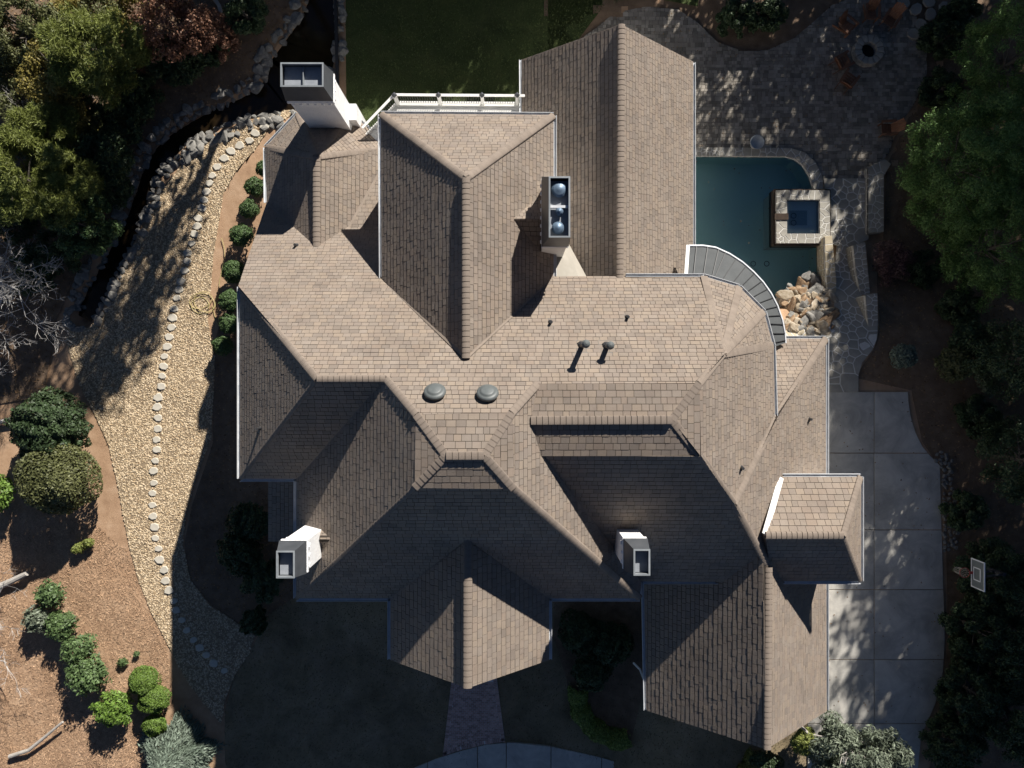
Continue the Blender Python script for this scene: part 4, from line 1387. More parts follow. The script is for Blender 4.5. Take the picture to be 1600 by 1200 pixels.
# river rocks beside the driveway
rb = drape('river_rock_bed', XY([(1458, 712), (1472, 706), (1488, 720), (1486, 752), (1494, 780), (1498, 820), (1494, 856), (1474, 862), (1474, 740)]), 0.03, 'soil')
rs = random.Random(5); pts = []
tries = 0
while len(pts) < 135 and tries < 9000:
    tries += 1
    x, y = rs.uniform(1455, 1500), rs.uniform(704, 864)
    if not inside((x, y), [(1458, 712), (1472, 706), (1488, 720), (1486, 752), (1494, 780), (1498, 820), (1494, 856), (1474, 862), (1474, 740)]): continue
    if any((x - a) ** 2 + (y - c) ** 2 < 34 for a, c in pts): continue
    pts.append((x, y)); p = G(x, y, 0.05); sz = rs.uniform(.08, .125)
    inst('river_rock', rs.choice(GB), rb, p, (0, 0, rs.uniform(0, 6)), (sz * 1.25, sz, sz * .8))
dstone = slab_mesh([(0.3 * math.cos(a) * (1 + .12 * math.sin(3 * a)), 0.26 * math.sin(a)) for a in np.linspace(0, 5.6, 8)], 0.1, 0.02).mesh('flagstone', 'flagstone')
for y in range(0, 9):       # dark stepping stones by the fire circle
    x0, y0 = [(1412, 5), (1432, 14), (1455, 22), (1440, 38), (1428, 52), (1450, 58), (1470, 44), (1476, 12), (1452, 2)][y]
    p = P(x0, y0, -2.3)
    o = inst('flagstone', dstone, patio, p, (0, 0, y * .7), (1.25, 1.2, 1))

# trees outside the picture: x, y, top height, crown radius, density
SHADE = [(-12, 23, 14.5, 2.2, .36), (-14.5, 24.5, 15, 2.2, .36), (-15.5, 22.8, 9, 2.0, .35), (-10.5, 25.5, 15, 2.2, .36), (-12.5, 30, 9, 2.6, .6),
         (-8, 30, 6.5, 2.8, 1.5), (-3.5, 30, 6.5, 2.8, 1.6), (1, 30.5, 6.8, 2.8, 1.6), (5.5, 30, 6.8, 2.8, 1.6), (10, 31, 7.2, 3.0, 1.5), (14.5, 30, 8, 3.0, .75), (18.5, 28, 9, 3.0, .6),
         (22.5, 29, 11, 3.2, .7), (26.5, 27, 9, 3.0, 1.2), (29, 35, 12, 3.4, 1.0), (34, 33, 15, 3.4, 1.5), (38, 28, 15, 3.4, 1.5),
         (30, 25, 18, 3.2, 1.7), (30.5, 20, 19, 3.2, 1.7), (30.5, 15, 18, 2.8, .55), (31, 10, 17, 2.8, .5), (29, 7, 17, 2.6, .45), (29, 2, 16, 2.6, .5), (31.5, 5, 16, 3.0, .6), (29.3, -3, 14, 2.6, .6), (31, 0, 15, 3.0, 1.0), (31.5, -5, 14, 3.0, 1.2), (31.5, -10, 13, 2.8, 1.3), (31, -14, 11, 2.6, 1.2), (36, 6, 13, 3.0, 1.0), (36, 12, 13, 3, 1.0), (35.5, 19, 16, 3, 1.3)]

# ================================================================== DECK
deck = empty('deck', tuple(P(700, 165, 0.9)), 'white timber balcony deck with railing along the back of the house', 'deck')
dinv = Matrix.Translation(Vector(deck.location)).inverted()
def dadd(o): o.parent = deck; o.matrix_parent_inverse = dinv; return o
ZF, ZR = 0.9, 1.95
r1, r2, r3 = P(616, 148, ZR), P(820, 149.5, ZR), P(566, 200, ZR)
DP = [(r3.x, r3.y - 2.5), (r3.x, r3.y), (r1.x, r1.y), (r2.x, r2.y), (r2.x, r3.y - 2.5)]
DPc = DP if area2(DP) > 0 else DP[::-1]
y = r3.y - 2.5; k = 0
while y < r1.y - 0.02:
    c = clean(clip_rect(DPc, -99, y + 0.006, 99, min(r1.y, y + 0.134)))
    if len(c) > 2:
        b = MB(); b.prism(c, ZF - 0.04, ZF); dadd(b.build('deck_board', 'white_paint'))
    y += 0.14
b = MB(); b.prism(inset(DPc, 0.05), ZF - 0.3, ZF - 0.06); dadd(b.build('deck_frame', 'white_paint'))
def railing(a, c, n, gapw=0.12):
    a, c = Vector(a), Vector(c)
    d = (c - a); L = d.length; d.normalize()
    b = MB(); b.bar(a, c, 0.12, 0.05); dadd(b.build('hand_rail', 'white_paint'))
    b = MB(); b.bar(a - Vector((0, 0, 0.92)), c - Vector((0, 0, 0.92)), 0.09, 0.07); dadd(b.build('bottom_rail', 'white_paint'))
    bm_ = MB(); bm_.box((0, 0, 0), (0.025, 0.025, 0.86)); me = bm_.mesh('baluster', 'dark_metal')
    m = int(L / gapw)
    for i in range(1, m):
        o = inst('baluster', me, None, a + d * (L * i / m) - Vector((0, 0, 0.47))); dadd(o)
railing(r1, r2, 0); railing(r3, r1, 0)
for px in (616, 685, 753, 808):
    q = P(px, 148.5, ZR + 0.08)
    b = MB(); b.box((q.x, q.y, (ZF + ZR) / 2 - 0.05), (0.15, 0.15, 1.25)); b.box((q.x, q.y, -1.2), (0.18, 0.18, 4.2)); o = dadd(b.build('post', 'white_paint'))
    b = MB(); b.lathe([(0.145, 0.0), (0.145, 0.05), (0.02, 0.16)], (q.x, q.y, ZR + 0.06), 4)
    o2 = dadd(b.build('post_cap', 'cap_metal'))

# ================================================================== FURNITURE AND SMALL THINGS
# fire pit
fc = P(1359, 77, -1.95)
fire = empty('fire_pit', (fc.x, fc.y, -2.39), 'round stone fire pit on the paver patio', 'fire pit')
n = 13
for lv in range(2):
    for i in range(n):
        a0 = 2 * math.pi * (i + 0.5 * lv) / n + 0.02; a1 = 2 * math.pi * (i + 1 + 0.5 * lv) / n - 0.02
        pts = [(r * math.cos(a), r * math.sin(a)) for r, a in ((0.42, a0), (0.80, a0), (0.82, (a0 + a1) / 2), (0.80, a1), (0.42, a1))]
        cx = sum(p[0] for p in pts) / 5; cy = sum(p[1] for p in pts) / 5
        inst('ring_stone', slab_mesh([(p[0] - cx, p[1] - cy) for p in pts], 0.21, 0.02).mesh('ring_stone', 'flagstone'), fire, (cx, cy, 0.22 + 0.22 * lv))
b = MB(); b.lathe([(0.41, 0.0), (0.41, 0.08)], (0, 0, 0), 20); b.build('ash_bed', 'ash', fire)

def adirondack(loc, rz, label):
    t = empty('adirondack_chair', loc, label, 'chair', 'adirondack chairs on the patio', rz)
    wd = 'cedar_wood'
    for i in range(5):      # seat slats slope down to the back; chair faces +Y
        y = 0.30 - i * 0.125
        b = MB(); b.bar((-0.27, y, 0.40 - i * 0.035), (0.27, y, 0.40 - i * 0.035), 0.11, 0.02, up=Vector((0, -0.27, 1)).normalized()); b.build('seat_slat', wd, t)
    for i in range(5):
        x = (i - 2) * 0.115; hh = 0.92 - 0.05 * abs(i - 2)
        b = MB(); b.bar((x, -0.24, 0.26), (x * 1.15, -0.24 - hh * 0.42, 0.26 + hh * 0.9), 0.105, 0.02, up=Vector((0, 0.9, 0.42))); b.build('back_slat', wd, t)
    for s in (-1, 1):
        b = MB(); b.bar((s * 0.36, 0.42, 0.60), (s * 0.34, -0.42, 0.58), 0.14, 0.025); b.build('armrest', wd, t)
        b = MB(); b.bar((s * 0.31, 0.34, 0.0), (s * 0.31, 0.34, 0.59), 0.10, 0.03, up=Vector((1, 0, 0))); b.build('leg', wd, t)
        b = MB(); b.bar((s * 0.285, 0.36, 0.36), (s * 0.285, -0.62, 0.05), 0.03, 0.13); b.build('leg', wd, t)
    b = MB(); b.bar((-0.36, -0.42, 0.55), (0.36, -0.42, 0.55), 0.09, 0.03); b.build('back_rail', wd, t)
    return t
def face(px, py, tx, ty):
    a, c = P(px, py, -2.1), P(tx, ty, -2.1)
    return (a.x, a.y, -2.385), math.atan2(c.y - a.y, c.x - a.x) - math.pi / 2
for px, py, tx, ty, lab in ((1322, 42, 1352, 70, 'sun-dappled orange wooden adirondack chair northwest of the fire pit'),
        (1360, 22, 1359, 70, 'orange wooden adirondack chair due north of the fire pit, beside the dappled one'),
        (1390, 32, 1362, 75, 'orange wooden adirondack chair next to the dark stepping stones'),
        (1316, 98, 1350, 80, 'orange wooden adirondack chair west of the fire pit, sun spots on its seat'),
        (1324, 126, 1352, 85, 'orange wooden adirondack chair southwest of the fire pit, farthest from the stepping stones'),
        (1386, 202, 1300, 210, 'lone orange wooden adirondack chair at the patio edge under the big evergreen')):
    l, r = face(px, py, tx, ty); adirondack(l, r, lab)

# basketball hoop
bx, by = 22.05, -9.02
hoop = empty('basketball_hoop', (23.3, by, g0(23.3, by)), 'basketball hoop with grey backboard and red rim beside the driveway', 'basketball hoop')
hinv = Matrix.Translation(Vector(hoop.location)).inverted()
def hadd(o, p=None): o.parent = hoop; o.matrix_parent_inverse = hinv; return o
b = MB(); b.box((bx, by, 3.40), (0.03, 1.35, 0.93)); bd = hadd(b.build('backboard', 'board_grey'))
b = MB()
for z in (2.94, 3.86): b.box((bx - 0.008, by, z), (0.045, 1.37, 0.05))
for s in (-1, 1): b.box((bx - 0.008, by + s * 0.66, 3.40), (0.045, 0.05, 0.87))
hadd(b.build('backboard_border', 'white_line'))
b = MB()
for z in (3.10, 3.58): b.box((bx - 0.02, by, z), (0.012, 0.62, 0.05))
for s in (-1, 1): b.box((bx - 0.02, by + s * 0.29, 3.34), (0.012, 0.05, 0.5))
hadd(b.build('target_square', 'white_line'))
rc = Vector((bx - 0.42, by, 3.05))
b = MB(); b.tube([rc + Vector((0.235 * math.cos(a), 0.235 * math.sin(a), 0)) for a in np.linspace(0, 2 * math.pi, 29)], 0.016, 6, cap=False); b.box((bx - 0.1, by, 3.05), (0.18, 0.12, 0.05)); hadd(b.build('rim', 'rim_red'))
b = MB()
for i in range(12):
    a = 2 * math.pi * i / 12
    for s in (-1, 1):
        b.tube([rc + Vector((0.23 * math.cos(a), 0.23 * math.sin(a), 0)), rc + Vector((0.17 * math.cos(a + s * .25), 0.17 * math.sin(a + s * .25), -0.2)), rc + Vector((0.13 * math.cos(a + s * .5) - 0.16, 0.13 * math.sin(a + s * .5) + .05, -0.4))], 0.006, 4)
hadd(b.build('net', 'net_cord'))
b = MB(); b.box((23.3, by, 1.6), (0.14, 0.14, 3.6)); hadd(b.build('pole', 'dark_metal'))
b = MB(); b.bar((23.3, by, 3.3), (bx, by, 3.7), 0.08, 0.08); b.bar((23.3, by, 2.7), (bx, by, 3.1), 0.08, 0.08); hadd(b.build('arm', 'dark_metal'))

# garden hose
b = MB(); pts = []
for x, y in ((346, 372), (350, 385), (351, 400), (347, 420), (343, 440), (341, 458)): pts.append(G(x, y, 0.1))
c0 = (319, 474)
for i in range(64):
    a = -0.2 + i * 0.32
    r = 18 - 4.5 * math.sin(i * 0.35) - 0.04 * i
    pts.append(G(c0[0] + 4.5 * math.sin(i * .19) + r * math.cos(a) * 1.0, c0[1] + 3.5 * math.cos(i * .13) + r * 0.8 * math.sin(a), 0.1 + 0.012 * (i % 9)))
for x, y in ((332, 478), (335, 492), (339, 505), (344, 512)): pts.append(G(x, y, 0.1))
b.tube(pts, 0.02, 6)
o = b.build('garden_hose', 'hose'); tag(o, 'coiled yellow garden hose lying on the gravel by the clipped shrubs', 'hose')

# ================================================================== PLANTS
def leafcards(name, C, Nrm, L, W, m, parent, bend=0.0):
    n = len(C)
    Nrm = Nrm / (np.linalg.norm(Nrm, axis=1, keepdims=True) + 1e-9)
    r = rng.normal(size=(n, 3))
    A = np.cross(Nrm, r); A /= (np.linalg.norm(A, axis=1, keepdims=True) + 1e-9)
    B = np.cross(Nrm, A)
    L = np.broadcast_to(L, n)[:, None]; W = np.broadcast_to(W, n)[:, None]
    V = np.stack([C - A * L, C + B * W - A * L * .15, C + A * L, C - B * W - A * L * .15], 1).reshape(-1, 3)
    me = fast_mesh(name, V, 4, m)
    o = bpy.data.objects.new(name, me); link(o, parent)
    return o
def sph(n):
    v = rng.normal(size=(n, 3)); return v / np.linalg.norm(v, axis=1, keepdims=True)

def GS(px, py, off=0.3, h=0.45):
    q = G(px, py, off + h)
    return Vector((q.x, q.y, g0(q.x, q.y) + off))

def shrub(loc, rx, ry, rz, m, label, group=None, leaf=0.06, n=None, loose=0.06, lump=0.08, name='shrub', cat='shrub', aspect=0.5, core=True):
    """dense clipped or loose shrub: stems plus a leafy crown"""
    t = empty(name, tuple(loc), label, cat, group)
    if n is None: n = int(min(16000, 2.3 * (rx * ry + rx * rz + ry * rz) * 4.2 / (leaf * leaf * aspect * 2)))
    d = sph(n); d[:, 2] = np.where(d[:, 2] < -0.35, -d[:, 2] * .6, d[:, 2])
    ph = rng.uniform(0, 6.28, 9)
    f = np.ones(n)
    for k in range(3):
        kk = rng.normal(size=3) * (3.2 + 2 * k)
        f += lump * np.sin(d @ kk + ph[k])
    rad = f * (1 - np.abs(rng.normal(0, loose, n))) * np.where(rng.random(n) < .2, rng.uniform(.55, .95, n), 1.0)
    C = d * rad[:, None] * np.array([rx, ry, rz]) + np.array([0, 0, rz * 0.72])
    N = d * .8 + rng.normal(0, .55, (n, 3)); N[:, 2] += .25
    leafcards('crown', C, N, leaf * rng.uniform(.7, 1.3, n), leaf * aspect * rng.uniform(.7, 1.3, n), m, t)
    b = MB()
    for k in range(5):
        a = k * 1.26
        b.tube([(0, 0, -0.1), (0.3 * rx * math.cos(a), 0.3 * ry * math.sin(a), rz * .5), (0.6 * rx * math.cos(a), 0.6 * ry * math.sin(a), rz * 1.05)], [0.035, 0.025, 0.01], 5)
    b.build('stem', 'bark', t)
    return t

def TP(px, py, h):
    """foot of a plant whose crown centre, h above the ground, is seen at (px, py)"""
    q = G(px, py, h)
    return Vector((q.x, q.y, g0(q.x, q.y)))

def tree(loc, h, rx, ry, rz, m, label, kind='leafy', n=9000, leaf=0.13, clumps=46, cr=0.30, group=None, name='tree', bark='bark', tr=0.16, lean=(0, 0), thin=1.0, cat='tree'):
    """trunk with limbs and a crown of leaf clumps; loc = foot, h = height of the crown centre above it"""
    if len(loc) == 2: loc = TP(loc[0], loc[1], h)
    t = empty(name, tuple(loc), label, cat, group)
    c0 = np.array([lean[0], lean[1], h])
    d = sph(clumps)
    rr = rng.uniform(.25, 1, clumps) ** .45
    K = d * rr[:, None] * np.array([rx, ry, rz]) * (1 - cr * .5) + c0
    size = rng.uniform(.6, 1.25, clumps) * cr * (rx + ry + rz) / 3
    w = size ** 2; w /= w.sum()
    idx = rng.choice(clumps, n, p=w)
    if kind == 'pine':
        per = 7; tuf = n // per
        idx = rng.choice(clumps, tuf, p=w)
        q = sph(tuf) * (rng.random(tuf) ** .4)[:, None] * size[idx][:, None]; q[:, 2] *= .55
        T = K[idx] + q
        T = np.repeat(T, per, 0)
        dr = sph(len(T)); dr[:, 2] = np.abs(dr[:, 2]) * .7
        ln = leaf * rng.uniform(.7, 1.2, len(T))
        N = np.cross(dr, rng.normal(size=dr.shape)); N /= np.linalg.norm(N, axis=1, keepdims=True)
        S = np.cross(N, dr); wd_ = leaf * .085
        V = np.stack([T - S * wd_, T + S * wd_, T + dr * ln[:, None] + S * wd_ * .4, T + dr * ln[:, None] - S * wd_ * .4], 1).reshape(-1, 3)
        o = bpy.data.objects.new('crown', fast_mesh('crown', V, 4, m)); link(o, t)
    else:
        q = sph(n) * (rng.random(n) ** .38)[:, None] * size[idx][:, None]; q[:, 2] *= .75
        C = K[idx] + q
        N = q / (size[idx][:, None]) + rng.normal(0, .6, (n, 3)); N[:, 2] += .45
        leafcards('crown', C, N, leaf * rng.uniform(.65, 1.3, n), leaf * (.5 if kind == 'leafy' else .28) * rng.uniform(.7, 1.3, n), m, t)
    b = MB(); rs = random.Random(int(abs(loc[0] * 31 + loc[1] * 17)))
    top = Vector(c0)
    mid = Vector((lean[0] * .3 + rs.uniform(-.2, .2), lean[1] * .3, h * .45))
    b.tube([(0, 0, -.3), mid, top, top + Vector((0, 0, rz * .55))], [tr, tr * .8, tr * .5, tr * .12], 7)
    for k in range(min(clumps, 16)):
        e = Vector(K[k]); s = mid.lerp(top, rs.uniform(.1, .9))
        b.tube([s, s.lerp(e, .5) + Vector((0, 0, rs.uniform(-.1, .25))), e], [tr * .32, tr * .2, tr * .06], 5)
    b.build('trunk', bark, t)
    return t

# clipped globe shrubs along the west wall
for i, (x, y, r, lab) in enumerate(((411, 262, .46, 'clipped globe shrub half under the bay roof eave, first of the row'), (398, 291, .52, 'clipped globe shrub second in the row along the west wall'), (388, 326, .54, 'clipped globe shrub third in the row, beside the end of the bay gutter'),
        (376, 368, .62, 'large clipped globe shrub fourth in the row, next to the free end of the hose'), (365, 424, .62, 'large clipped globe shrub fifth in the row, at the roof corner'), (359, 469, .64, 'clipped globe shrub sixth in the row, beside the coiled hose'),
        (357, 506, .55, 'clipped globe shrub last in the row, at the edge of the house shadow'), (347, 540, .55, 'clipped globe shrub wholly in the house shadow past the hose'))):
    shrub(GS(x, y, 0.35), r, r * .95, r * .9, 'leaf_globe', lab, 'globe shrubs along the west wall', leaf=0.055)
# big shrubs at the west edge
shrub(GS(90, 748, 0.4, 1.5), 2.0, 1.9, 1.9, 'leaf_olive', 'huge rounded olive-green shrub with a bronze top beside the gravel', leaf=0.085, lump=.05, n=15000)
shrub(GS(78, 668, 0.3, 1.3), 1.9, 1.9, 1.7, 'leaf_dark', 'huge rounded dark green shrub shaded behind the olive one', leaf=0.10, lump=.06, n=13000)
shrub(GS(2, 772, 0.2), 0.9, 1.0, 1.0, 'leaf_bright', 'glossy bright green shrub at the picture edge by the olive shrub', leaf=0.12, loose=.14, lump=.14)
shrub(GS(120, 858, 0.1), 0.34, 0.28, 0.35, 'leaf_pine', 'small cloud-pruned evergreen on bare straw near the olive shrub', leaf=0.06, name='small_shrub')
shrub(GS(134, 850, 0.15), 0.3, 0.26, 0.3, 'leaf_pine', 'smaller tuft beside the cloud-pruned evergreen on the straw', leaf=0.06, name='small_shrub')
for x, y, r, mm, lab in ((79, 928, .78, 'leaf_rhodo', 'leathery-leaved rhododendron at the upper end of the straw bed row'), (60, 968, .75, 'leaf_silver', 'grey-green rhododendron tangled in bare twigs'), (98, 975, .85, 'leaf_rhodo', 'broad rhododendron second in the row'),
        (124, 1012, .85, 'leaf_rhodo', 'rhododendron with glossy leaves in the middle of the straw bed row'), (141, 1052, 1.05, 'leaf_rhodo', 'largest rhododendron of the row casting a long shadow'), (180, 1106, 1.0, 'leaf_bright', 'brighter green rhododendron with yellowing leaves next to the clipped yew')):
    shrub(GS(x, y, 0.3), r, r * .92, r * .85, mm, lab, 'rhododendrons in the straw bed', leaf=0.10, loose=.12, lump=.12)
shrub(GS(226, 1062, 0.3), .80, .78, .7, 'leaf_yew', 'bright clipped yew mound touching the house shadow, upper lobe', leaf=0.05, lump=.06, n=9000)
shrub(GS(242, 1092, 0.3), .82, .76, .7, 'leaf_yew', 'bright clipped yew mound touching the house shadow, lower lobe', leaf=0.05, lump=.06, n=9000)
shrub(GS(240, 1133, 0.25), .62, .56, .55, 'leaf_yew', 'small bright clipped yew above the blue conifer', leaf=0.05, n=6000)
shrub(GS(187, 1038, 0.05), .28, .22, .2, 'leaf_rhodo', 'tiny seedling shrub between the rhododendrons and the yew', leaf=0.07, n=260, name='small_shrub')
shrub(GS(209, 1025, 0.05), .16, .14, .15, 'leaf_rhodo', 'smallest seedling alone on the bare straw', leaf=0.06, n=120, name='small_shrub')
def conifer(loc, r, hgt, m, label, n=9000, leaf=.16):
    t = empty('conifer', tuple(loc), label, 'conifer')
    a = rng.uniform(0, 6.28, n); u = rng.random(n) ** .55
    z = hgt * (1 - u) + rng.normal(0, .1, n) + .2
    lob = 1 + .16 * np.sin(a * 5 + 1) + .10 * np.sin(a * 9 + u * 7)
    R = r * u * lob * rng.uniform(.75, 1.02, n)
    C = np.stack([R * np.cos(a), R * np.sin(a), z - .25 * u * hgt * rng.random(n)], 1)
    dr = np.stack([np.cos(a + rng.normal(0, .5, n)), np.sin(a + rng.normal(0, .5, n)), rng.normal(-.1, .3, n)], 1); dr /= np.linalg.norm(dr, axis=1, keepdims=True)
    S = np.cross(dr, np.array([0, 0, 1.]) + rng.normal(0, .5, (n, 3))); S /= np.linalg.norm(S, axis=1, keepdims=True)
    ln = (leaf * rng.uniform(.6, 1.3, n))[:, None]; w = ln * .2
    V = np.stack([C - dr * ln * .4, C + S * w, C + dr * ln, C - S * w], 1).reshape(-1, 3)
    o = bpy.data.objects.new('crown', fast_mesh('crown', V, 4, m)); link(o, t)
    b = MB(); b.tube([(0, 0, -.2), (0, 0, hgt * .95)], [.13, .02], 7); b.build('trunk', 'bark', t)
    return t
conifer(G(282, 1172, 0), 2.1, 2.6, 'leaf_blue', 'spreading blue-green conifer at the bottom edge beside the yew', n=15000, leaf=.17)
# silvery tree at the foot of the garage wing
tree((1335, 1180), 2.4, 2.9, 2.0, 1.5, 'leaf_silver', 'silvery fine-leaved tree with pale branches at the garage corner', kind='fine', n=19000, leaf=.115, clumps=60, cr=.26, bark='pale_bark', tr=.1)
tree((1275, 1165), 1.8, 1.2, .9, .9, 'leaf_pine', 'small green shrubby tree tucked under the garage gable', kind='fine', n=5000, leaf=.11, clumps=24, cr=.3, tr=.07, bark='pale_bark')
shrub(GS(1195, 1190, 0.2), .8, .5, .6, 'leaf_dark', 'dark shrub below the tip of the garage gable', leaf=.08)
b = MB(); b.tube([G(1253, 1136, 1.3), G(1268, 1152, 1.9), G(1298, 1184, 2.6)], [.06, .09, .13], 7)
b.tube([G(1262, 1147, 1.8), G(1290, 1152, 2.3), G(1305, 1152, 2.4)], [.05, .04, .02], 5); b.tube([G(1272, 1158, 2.0), G(1285, 1170, 2.4), G(1280, 1182, 2.2)], [.05, .04, .02], 5)
o = b.build('fallen_branch', 'pale_bark'); tag(o, 'bare pale limb leaning over the silvery tree by the garage', 'branch')
# curved clipped hedge on the front lawn
def hedge(pts, w, hgt, m, label, leaf=.06, n=9000):
    P3 = [G(x, y, 0) for x, y in pts]
    t = empty('hedge', tuple(P3[len(P3) // 2]), label, 'hedge')
    o0 = np.array(t.location)
    u = rng.random(n) * (len(P3) - 1); i = np.minimum(u.astype(int), len(P3) - 2); f = (u - i)[:, None]
    A = np.array(P3)[i] * (1 - f) + np.array(P3)[i + 1] * f
    D = np.array(P3)[i + 1] - np.array(P3)[i]; D[:, 2] = 0; D /= np.linalg.norm(D, axis=1, keepdims=True)
    S = np.stack([-D[:, 1], D[:, 0], np.zeros(n)], 1)
    th = rng.uniform(-.15, math.pi + .15, n); lum = 1 + .12 * np.sin(u * 4.1) + .06 * np.sin(u * 11)
    rad = rng.uniform(.86, 1.02, n) * lum
    C = A - o0 + S * (np.cos(th) * w * rad)[:, None] + np.array([0, 0, 1.]) * (np.abs(np.sin(th)) ** .7 * hgt * rad)[:, None] + D * rng.normal(0, .08, n)[:, None]
    N = S * np.cos(th)[:, None] + np.array([0, 0, 1.]) * np.sin(th)[:, None] + rng.normal(0, .5, (n, 3))
    leafcards('crown', C, N, leaf * rng.uniform(.7, 1.3, n), leaf * .5 * rng.uniform(.7, 1.3, n), m, t)
    b = MB()
    for p in P3: b.tube([p - t.location - Vector((0, 0, .2)), p - t.location + Vector((0, 0, hgt * .7))], .03, 5)
    b.build('stem', 'bark', t)
hedge([(903, 1072), (902, 1092), (908, 1112), (921, 1130), (941, 1144), (963, 1152), (978, 1150)], .50, .8, 'leaf_hedge', 'curved clipped green hedge on the shaded front lawn', n=13000)
hedge([(1178, 1174), (1170, 1188), (1160, 1206), (1150, 1225)], .36, .8, 'leaf_yellowgreen', 'sunlit yellow-green clipped hedge below the garage gable', n=6000)
# dark shrubs in the house shade
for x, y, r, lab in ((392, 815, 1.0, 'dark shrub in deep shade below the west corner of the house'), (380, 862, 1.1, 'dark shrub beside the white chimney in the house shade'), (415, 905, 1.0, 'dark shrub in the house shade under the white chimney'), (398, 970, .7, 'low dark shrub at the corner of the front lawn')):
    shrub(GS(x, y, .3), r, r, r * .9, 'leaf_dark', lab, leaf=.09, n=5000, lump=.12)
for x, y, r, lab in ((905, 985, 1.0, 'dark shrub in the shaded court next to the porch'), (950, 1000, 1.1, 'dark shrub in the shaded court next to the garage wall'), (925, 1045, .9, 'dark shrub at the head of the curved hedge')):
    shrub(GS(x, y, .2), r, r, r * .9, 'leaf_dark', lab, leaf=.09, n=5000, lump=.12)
shrub(GS(1412, 556, .3), .62, .62, .55, 'leaf_blue', 'rounded blue-grey shrub in the shaded east bed', leaf=.06)
shrub(GS(1488, 568, .3), .8, .85, .8, 'leaf_olive', 'olive leafy shrub beyond the blue-grey one in the east bed', leaf=.09, loose=.14)
shrub(GS(1512, 532, .3), 1.0, .95, .9, 'leaf_dark', 'dark leafy shrub behind the olive one in the east bed', leaf=.1, loose=.14)
shrub(GS(1545, 590, .2), .5, .9, .5, 'leaf_silver', 'narrow grey-leaved shrub in the east bed', leaf=.09, n=900)
tree((1395, 410), 1.1, 1.35, 1.6, .8, 'leaf_plum', 'low bare plum-coloured shrub tree beside the garden steps', kind='fine', n=5200, leaf=.07, clumps=40, cr=.3, name='shrub_tree', tr=.05)

# ---- trees on the east side (in view)
EV = 'evergreens along the east edge'
for x, y, h, rx, ry, rz, n, lab in ((1512, 262, 3.8, 3.0, 4.0, 3.8, 64000, 'huge dense rounded evergreen overhanging the patio edge'), (1585, 95, 3.8, 2.7, 3.4, 3.4, 36000, 'sun-tipped evergreen above the huge rounded one'),
        (1560, 385, 3.6, 2.7, 3.2, 3.4, 38000, 'broad evergreen south of the huge rounded one'), (1620, 260, 4.6, 2.6, 3.4, 3.4, 22000, 'evergreen at the picture edge behind the huge rounded one')):
    tree((x, y), h, rx, ry, rz, 'leaf_cedar', lab, n=n, leaf=.075, kind='fine', clumps=n // 180, cr=.13, group=EV, name='evergreen_tree')
for x, y, h, r, rz, mm, n, lab in (
        (1600, 560, 3.4, 2.2, 3.0, 'leaf_dark', 11000, 'dark evergreen at the picture edge behind the east bed'), (1610, 720, 3.0, 2.3, 2.8, 'leaf_dark', 11000, 'dark evergreen at the picture edge level with the river rocks'),
        (1560, 905, 1.6, 2.0, 1.6, 'leaf_dark', 15000, 'glossy holly just behind the basketball hoop'), (1525, 985, 1.5, 1.7, 1.5, 'leaf_dark', 13000, 'glossy holly below the basketball hoop'),
        (1585, 1010, 1.8, 2.0, 1.8, 'leaf_dark', 14000, 'glossy holly at the picture edge below the hoop'), (1520, 1080, 1.5, 1.8, 1.5, 'leaf_dark', 13000, 'glossy holly beside the lower driveway'), (1585, 1120, 1.9, 2.1, 1.8, 'leaf_dark', 14000, 'glossy holly in the bottom corner'), (1490, 1160, 1.3, 1.6, 1.3, 'leaf_dark', 12000, 'low holly where the driveway leaves the picture')):
    tree((x, y), h, r, r, rz, mm, lab, n=int(n * 1.6), leaf=.068, clumps=130, cr=.18, group=EV, name='evergreen_tree')
for x, y, lab in ((1470, 60, 'dark shrub beside the dark stepping stones'), (1500, 20, 'dark shrub in the top corner beyond the stepping stones'), (1470, 140, 'dark shrub between the fire circle and the big evergreen'), (1150, 30, 'dark shrub in the bay of the patio edge'), (1200, 25, 'second dark shrub in the bay of the patio edge'), (1440, 420, 'low dark shrub below the big evergreen'), (1500, 480, 'dark shrub between the evergreens and the olive shrub'), (1530, 650, 'dark shrub south of the narrow grey one'), (1510, 800, 'dark shrub behind the river rocks')):
    tree((x, y), .8, 1.2, 1.1, .9, 'leaf_dark', lab, n=7000, leaf=.085, clumps=40, cr=.28, name='evergreen_bush', tr=.05, cat='bush')
# ---- trees at the north-west (in view)
NW = 'trees of the north-west wood'
tree((150, 85), 4.2, 2.6, 2.6, 2.3, 'leaf_pine', 'tall green pine at the top of the wood', kind='pine', n=42000, leaf=.24, clumps=60, cr=.24, group=NW, name='pine_tree')
tree((24, 275), 4.6, 2.7, 2.7, 2.2, 'leaf_pine', 'bright yellow-green pine at the picture edge above the bare tree', kind='pine', n=46000, leaf=.24, clumps=56, cr=.24, group=NW, name='pine_tree')
tree((100, 300), 3.4, 2.1, 2.1, 1.8, 'leaf_pine', 'fine-needled pine beside the creek', kind='pine', n=30000, leaf=.22, clumps=44, cr=.26, group=NW, name='pine_tree')
tree((70, 205), 3.2, 1.7, 1.7, 1.5, 'leaf_pine', 'soft yellow-green pine between the two larger pines', kind='pine', n=22000, leaf=.22, clumps=36, cr=.26, group=NW, name='pine_tree')
tree((92, 118), 3.0, 2.0, 2.4, 1.6, 'leaf_autumn', 'thin yellow-brown autumn tree among the pines', n=9500, leaf=.075, clumps=60, cr=.24, group=NW, name='autumn_tree')
